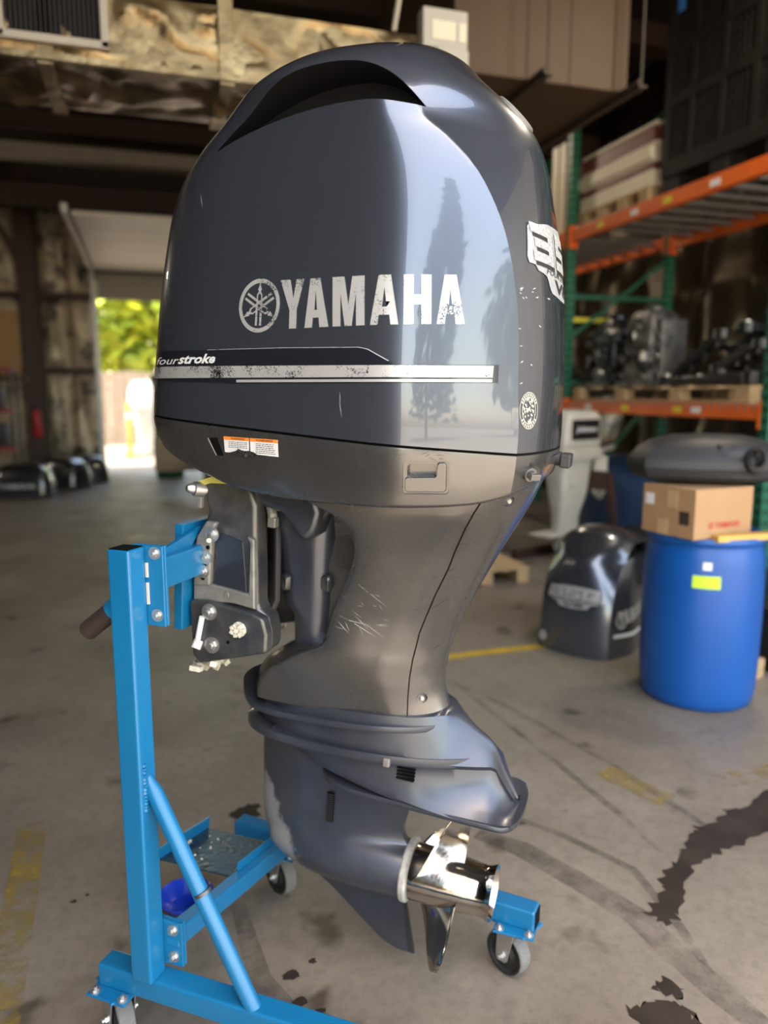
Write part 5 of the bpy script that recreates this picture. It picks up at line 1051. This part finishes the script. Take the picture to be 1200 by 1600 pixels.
def badge_on(parent, bv, o0, dr):
    bd = conform('stern_badge', [BADGE], M['badgelt'], parent, bv, .0016, o0=o0, dr=dr)
    D = [q for k, cx in (('3', -.122), ('5', -.002), ('0', .118)) for q in dg(k, cx, .100, .383, .450)]
    conform('badge_shadow', [[(x + .007, y - .007) for x, y in p] for p in D], M['blackprint'], parent, bv, .0022, o0=o0, dr=dr)
    conform('badge_digits', D, M['badge'], parent, bv, .0032, o0=o0, dr=dr)
    conform('badge_line', [[(-.12 + x * .24, .3665 + y * .0105) for x, y in p] for p in text_polys('FOUR STROKE', .3, .01)], M['blackprint'], parent, bv, .0022, o0=o0, dr=dr)
    conform('badge_engine', [[(-.072 + x * .144, .337 + y * .0255) for x, y in p] for p in text_polys('V8', .1, .03)], M['blackprint'], parent, bv, .0022, o0=o0, dr=dr)
badge_on(upper, bv_up, stern, DRS)
# round seal on the port quarter
SC_, ST, SD = Vector((.3185, -.2080, .113)), Vector((.60, .80, 0)), Vector((-.80, .60, 0))
def seal_o(x, y): return SC_ + ST * x + Vector((0, 0, y)) - SD * .25
def rg(r0, r1, a0, a1, n): return [[(r0 * math.cos(a), r0 * math.sin(a)), (r1 * math.cos(a), r1 * math.sin(a)), (r1 * math.cos(b), r1 * math.sin(b)), (r0 * math.cos(b), r0 * math.sin(b))] for a, b in [(a0 + (a1 - a0) * k / n, a0 + (a1 - a0) * (k + 1) / n) for k in range(n)]]
k_ = .0335; pol = rg(.97 * k_, 1.0 * k_, 0, 6.2832, 36) + rg(.70 * k_, .74 * k_, 0, 6.2832, 36)
for k in range(11):
    a = R(150 - k * 12); pol += rg(.78 * k_, .93 * k_, a - .055, a + .055, 1)
for k in range(9):
    a = R(216 + k * 13.5); pol += rg(.78 * k_, .93 * k_, a - .06, a + .06, 1)
rr = random.Random(2)
for k in range(46):
    r_, a = .66 * k_ * math.sqrt(rr.random()), rr.uniform(0, 6.28); x, y = r_ * math.cos(a), r_ * math.sin(a); s_ = k_ * rr.uniform(.04, .12); an = rr.uniform(0, 3)
    pol.append([(x + s_ * math.cos(an + j * 2.1) * (1 + .5 * (j == 1)), y + s_ * math.sin(an + j * 2.1)) for j in range(3)])
conform('round_seal', pol, mat('seal_gold', (.60, .57, .44), .5), upper, bv_up, .0012, step=.02, o0=seal_o, dr=SD)
# round emblem plate on the crown, astern
_o = bv_up.ray_cast(Vector((.205 + .3, 0, .69 + .3)), Vector((-.707, 0, -.707)))
if _o[0]:
    MB().lathe([(0, .004), (.036, .0035), (.040, .0045), (.045, .004), (.048, .001), (.048, -.006)], _o[0], _o[1] if _o[1].x > 0 else -_o[1], 36).build('crown_emblem', M['grey'], upper, smooth=40)
# warning labels on the pan
def lab(x, y): return (-.2995 + .1437 * x, .0125 + .0072 * x - .0335 * y)     # y runs down
def L_(x0, y0, x1, y1): return [lab(x0, y0), lab(x0, y1), lab(x1, y1), lab(x1, y0)]
tear = [lab(x, y) for x, y in ((.0, .98), (.10, 1.0), (.18, .92), (.26, .86), (.30, .74), (.33, .82), (.40, .86), (.49, .82))]
conform('warning_label', [[lab(0, 0), lab(.02, .98)] + [lab(x, y) for x, y in ((.10, .99), (.16, .93), (.24, .86), (.28, .72), (.34, .80), (.40, .84), (.478, .80))] + [lab(.472, 0)], [lab(.492, 0), lab(.50, .80), lab(.56, .86), lab(.62, .98), lab(1.0, 1.02), lab(.985, 0)]], M['white'], pan, bv_pan, .0008)
conform('label_header', [L_(0, .0, .472, .20), L_(.492, .0, .985, .20)], M['orange'], pan, bv_pan, .0012)
tl = []
rr = random.Random(8)
for x0, x1, yy in ((.1, .46, (.30, .41, .52, .62)), (.60, .96, (.30, .41, .52, .63, .74, .85))):
    for y in yy:
        x = x0
        while x < x1 - .04: w_ = rr.uniform(.02, .06); tl.append(L_(x, y, min(x + w_, x1), y + .035)); x += w_ + .012
for x0, wd_ in ((.14, .26), (.60, .30)):
    for p in text_polys('\u25b2 WARNING' if 0 else 'WARNING', 0, .02): tl.append([lab(x0 + wd_ * x, .16 - .12 * y) for x, y in p])
conform('label_print', tl, M['blackprint'], pan, bv_pan, .0015)
conform('label_scuff', [[lab(x, y) for x, y in ((.06, 1.02), (.16, .93), (.24, .84), (.28, .70), (.34, .78), (.40, .82), (.48, .78), (.56, .84), (.64, 1.0), (.52, 1.14), (.40, 1.16), (.2, 1.06))]], mat('torn_adhesive', (.012, .012, .011), .7, bump=.9, bscale=120, col2=(.10, .095, .085), vscale=130, thr=(.55, .7)), pan, bv_pan, .0018)
# grip recess ahead of the labels
conform('grip_recess', [[(-.345, .0045), (-.318, .008), (-.300, -.0285), (-.322, -.030)]], M['gap'], pan, bv_pan, .0008)
conform('grip_edge', [[(-.345, .0045), (-.3415, .005), (-.319, -.0295), (-.322, -.030)]], M['silver'], pan, bv_pan, .0016)
# cowl latch let into the pan
def lp(x, y): return (.1187 + .0765 * x, .0061 + .0060 * x - .058 * y)
def rl(x0, y0, x1, y1, r=.0065): 
    o = [];  sx, sy = .0765, .058
    for cx, cy, a0 in ((x1 - r / sx, y0 + r / sy, -90), (x1 - r / sx, y1 - r / sy, 0), (x0 + r / sx, y1 - r / sy, 90), (x0 + r / sx, y0 + r / sy, 180)):
        for k in range(5): an = R(a0 + 22.5 * k); o.append(lp(cx + r / sx * math.cos(an), cy + r / sy * math.sin(an)))
    return o
LS = lambda x, y: -.2885 + (x - .1583) * .253 - (y + .018) * .17
cutm = MB().prism(rl(-.04, -.05, 1.04, 1.05), lambda x, y, t: (x, LS(x, y) + t, y), -.06, .0055).prism(rl(.05, .06, .72, .52), lambda x, y, t: (x, LS(x, y) + t, y), .005, .022)
cut = cutm.build('cut', [M['gun'], M['gap']], motor, smooth=0)
md = pan.modifiers.new('b', 'BOOLEAN'); md.operation = 'DIFFERENCE'; md.object = cut; md.solver = 'EXACT'; md.use_self = True
baked(pan); bpy.data.objects.remove(cut); pan.data.polygons.foreach_set('use_smooth', [True] * len(pan.data.polygons)); pan.data.set_sharp_from_angle(angle=R(38))
lat = [lp(x, y) for x, y in ((.05, .52), (.70, .50), (.745, .44), (.76, .10), (.80, .04), (.93, .03), (.975, .10), (.98, .90), (.93, .97), (.07, .97), (.02, .90), (.02, .56))]
MB().prism(lat, lambda x, y, t: (x, LS(x, y) + t, y), -.0012, .012).build('cowl_latch', M['gun'], motor, smooth=30, bevel=.0018)
# seams
def ribbon(nm, pts, w, m, parent, bv, off=.0007):
    pol = []
    for (x0, y0), (x1, y1) in zip(pts, pts[1:]):
        d = Vector((x1 - x0, y1 - y0)).normalized(); nx, ny = -d.y * w / 2, d.x * w / 2; pol.append([(x0 - nx, y0 - ny), (x1 - nx, y1 - ny), (x1 + nx, y1 + ny), (x0 + nx, y0 + ny)])
    return conform(nm, pol, m, parent, bv, off)
ribbon('panel_seam', [(.252, -.052), (.232, -.090), (.2113, -.1325), (.192, -.178), (.1751, -.2255), (.1483, -.2887), (.128, -.345), (.1147, -.3855), (.103, -.4484), (.098, -.495), (.0965, -.545), (.099, -.600)], .0022, M['gap'], mid, bv_mid)
ribbon('panel_seam', [(x, PU(x) - .004) for x in (-.09, -.03, .03, .09, .15, .20, .25)], .003, M['gap'], mid, bv_mid)
for (a, s, u), n in (((.123, -.0692, -.546), (.6, -.8, 0)), ((.2858, -.1313, -.0695), (.75, -.6, -.25))):
    n = Vector(n).normalized(); c = Vector((a, s, u)); x = n.cross(Vector((0, 0, 1))).normalized(); y = x.cross(n)
    MB().loft([[c + x * .0125 * k * math.cos(t) + y * .0105 * k * math.sin(t) + n * h for t in [i * math.pi / 12 for i in range(24)]] for k, h in ((1.1, -.008), (1.1, .0008), (1, .0012), (.9, -.0005), (.85, -.001))]).build('screw_recess', M['dark'], mid, smooth=40)
    MB().lathe([(0, .004), (.004, .004), (.0055, .002), (.0055, -.004)], c, n, 14).build('screw', M['zinc'], mid)
# flushing plug and the knob behind it
n = Vector((.72, -.66, -.2)).normalized(); c = Vector((.322, -.188, -.002))
x = n.cross(Vector((0, 0, 1))).normalized(); y = x.cross(n)
MB().loft([[c + x * a_ * math.cos(t) + y * b_ * math.sin(t) + n * h for t in [i * math.pi / 16 for i in range(32)]] for a_, b_, h in ((.036, .022, -.02), (.034, .020, .002), (.030, .0175, .005), (.02, .0165, .004))]).build('plug_recess', M['dark'], pan, smooth=40)
MB().tube([c, c + n * .018], .0135, 20).tube([c + n * .018, c + n * .026], .009, 8).box(c + n * .03, (.006, .022, .012), Matrix((n, x, y)).transposed()).build('flush_plug', M['gun'], pan, smooth=30, bevel=.001)
MB().tube([(.335, .02, .012), (.362, .02, .010)], .016, 16).box((.372, .02, .008), (.022, .05, .03)).build('stern_latch', M['dark'], pan, smooth=30, bevel=.004)
# scratches and chips
M['scratch'] = mat('bare_scratch', (.50, .49, .47), .6); M['scuff'] = mat('dark_scuff', (.03, .03, .03), .6)
def scratches(nm, segs, m, parent, bv):
    pol = []
    for x0, y0, x1, y1, w in segs:
        d = Vector((x1 - x0, y1 - y0)); L = d.length; d.normalize(); nx, ny = -d.y * w / 2, d.x * w / 2
        pol.append([(x0, y0), ((x0 + x1) / 2 - nx, (y0 + y1) / 2 - ny), (x1, y1), ((x0 + x1) / 2 + nx, (y0 + y1) / 2 + ny)])
    o = conform(nm, pol, m, parent, bv, .0006, step=.5); o['kind'] = 'stuff'
rr = random.Random(21); seg = [(-.0826, -.3604, .02, -.375, .0016), (-.04, -.362, .03, -.402, .0013), (-.02, -.352, .012, -.385, .001), (-.033, -.255, .02, -.299, .0007), (.0, -.28, .058, -.33, .0007), (-.06, -.372, -.03, -.402, .0012), (-.005, -.365, .0464, -.402, .0009), (-.075, -.35, -.03, -.37, .0008)]
for k in range(16): a, u = rr.uniform(-.07, .05), rr.uniform(-.40, -.27); an = rr.uniform(-1.2, .3); L = rr.uniform(.006, .03); seg.append((a, u, a + L * math.cos(an), u + L * math.sin(an), rr.uniform(.0004, .001)))
scratches('scratch_marks', seg, M['scratch'], mid, bv_mid)
scratches('scuff_marks', [(.165, -.235, .195, -.218, .0016), (.138, -.325, .172, -.298, .0016), (.135, -.43, .155, -.418, .0012), (.06, -.20, .075, -.19, .0012), (.14, -.25, .16, -.24, .001)], M['scuff'], mid, bv_mid)
seg = []
for k in range(12): a, u = rr.uniform(.02, .2), rr.uniform(.012, .025); seg.append((a, u, a + rr.uniform(.005, .02), u + rr.uniform(-.006, .008), .0008))
scratches('scuff_marks', seg, M['scuff'], pan, bv_pan)
seg = []
for k in range(18): a, u = rr.uniform(.285, .325), rr.uniform(.31, .33) if k < 12 else rr.uniform(.15, .3); seg.append((a, u, a + .0035, u + rr.uniform(-.004, .006), .0012))
scratches('paint_chips', seg, M['scratch'], upper, bv_up)
scratches('scratch_marks', [(-.405, .505, -.395, .475, .0012), (-.33, .60, -.29, .618, .0008), (-.02, .11, -.012, .075, .001), (-.02, .125, -.017, .10, .0008)], M['scratch'], upper, bv_up)
# the same badge, emblem and stripe on the spare cowl
badge_on(shell2, bv_up, stern, DRS)
def star(x, y): return Vector((x, .6, y))
DST = Vector((0, -1, 0))
conform('silver_stripe', [band(-.27, .2575, .30, 1)], M['white'], shell2, bv_up, .0012, o0=star, dr=DST)
conform('brand_lettering', [[(.045 - x, y) for x, y in p] for p in LETTERS], M['silver'], shell2, bv_up, .0014, o0=star, dr=DST)
conform('round_emblem', [[(x + .405, y - .01) for x, y in p] for p in arc(.74, 1, 0, 6.2832, 36)] + [[(.184 + (x - EC[0]) * k, EC[1] - .01 + (y - EC[1]) * k) for x, y in arc(.5, .6, a, a + .6, 1)[0]] for k in (.3, .7) for a in (0, 1, 2, 3, 4, 5)], M['silver'], shell2, bv_up, .0014, o0=star, dr=DST)
conform('round_seal', [[(.0 + x, y) for x, y in p] for p in rg(0.001, k_, 0, 6.2832, 24)], M['badgelt'], shell2, bv_up, .0012, o0=seal_o, dr=SD)
MB().lathe([(0, .0), (.028, .0), (.034, .006), (.034, -.01)], (.262, 0, .60), (.8, 0, .55), 20).build('rear_port', M['rust'], shell2)
# lettering on the boxes, cowls and small motor
def flat_text(nm, body, m, parent, w, h, org, ex, ey, nrm, shear=0, off=0):
    b = MB()
    for p in text_polys(body, shear, off): b.add([Vector(org) + Vector(ex) * (x * w) + Vector(ey) * (y * h) + Vector(nrm) * .002 for x, y in p], [tuple(range(len(p)))])
    return b.build(nm, m, parent, smooth=0, fix=False)
flat_text('carton_print', 'YAMAHA', M['redprint'], bx_, .155, .028, (-.075, -.1605, .045), (1, 0, 0), (0, 0, 1), (0, -1, 0), 0, .02)
b = MB()
for k in range(24):
    a, a2 = R(15 * k), R(15 * k + 15); b.add([(-.1 + r_ * math.cos(q), -.1625, .059 + r_ * math.sin(q)) for r_, q in ((.011, a), (.015, a), (.015, a2), (.011, a2))], [(0, 1, 2, 3)])
for k in range(3): a = R(90 + 120 * k); b.add([(-.1 + r_ * math.cos(q), -.1625, .059 + r_ * math.sin(q)) for r_, q in ((.002, a - 1), (.011, a - .2), (.011, a + .2), (.002, a + 1))], [(0, 1, 2, 3)])
b.build('carton_emblem', M['redprint'], bx_, smooth=0, fix=False)
for s in (1, -1): flat_text('script_lettering', 'Johnson', M['white'], wm, .22, .06, (-.03 + s * .11, s * .134, 1.11), (-s, 0, 0), (0, 0, 1), (0, s, 0), .3, .02)
flat_text('cowl_lettering', 'YAMAHA', M['silver'], lc1, .52, .085, (.26, .282, .15), (-1, 0, 0), (0, 0, 1), (0, 1, 0), 0, .03)
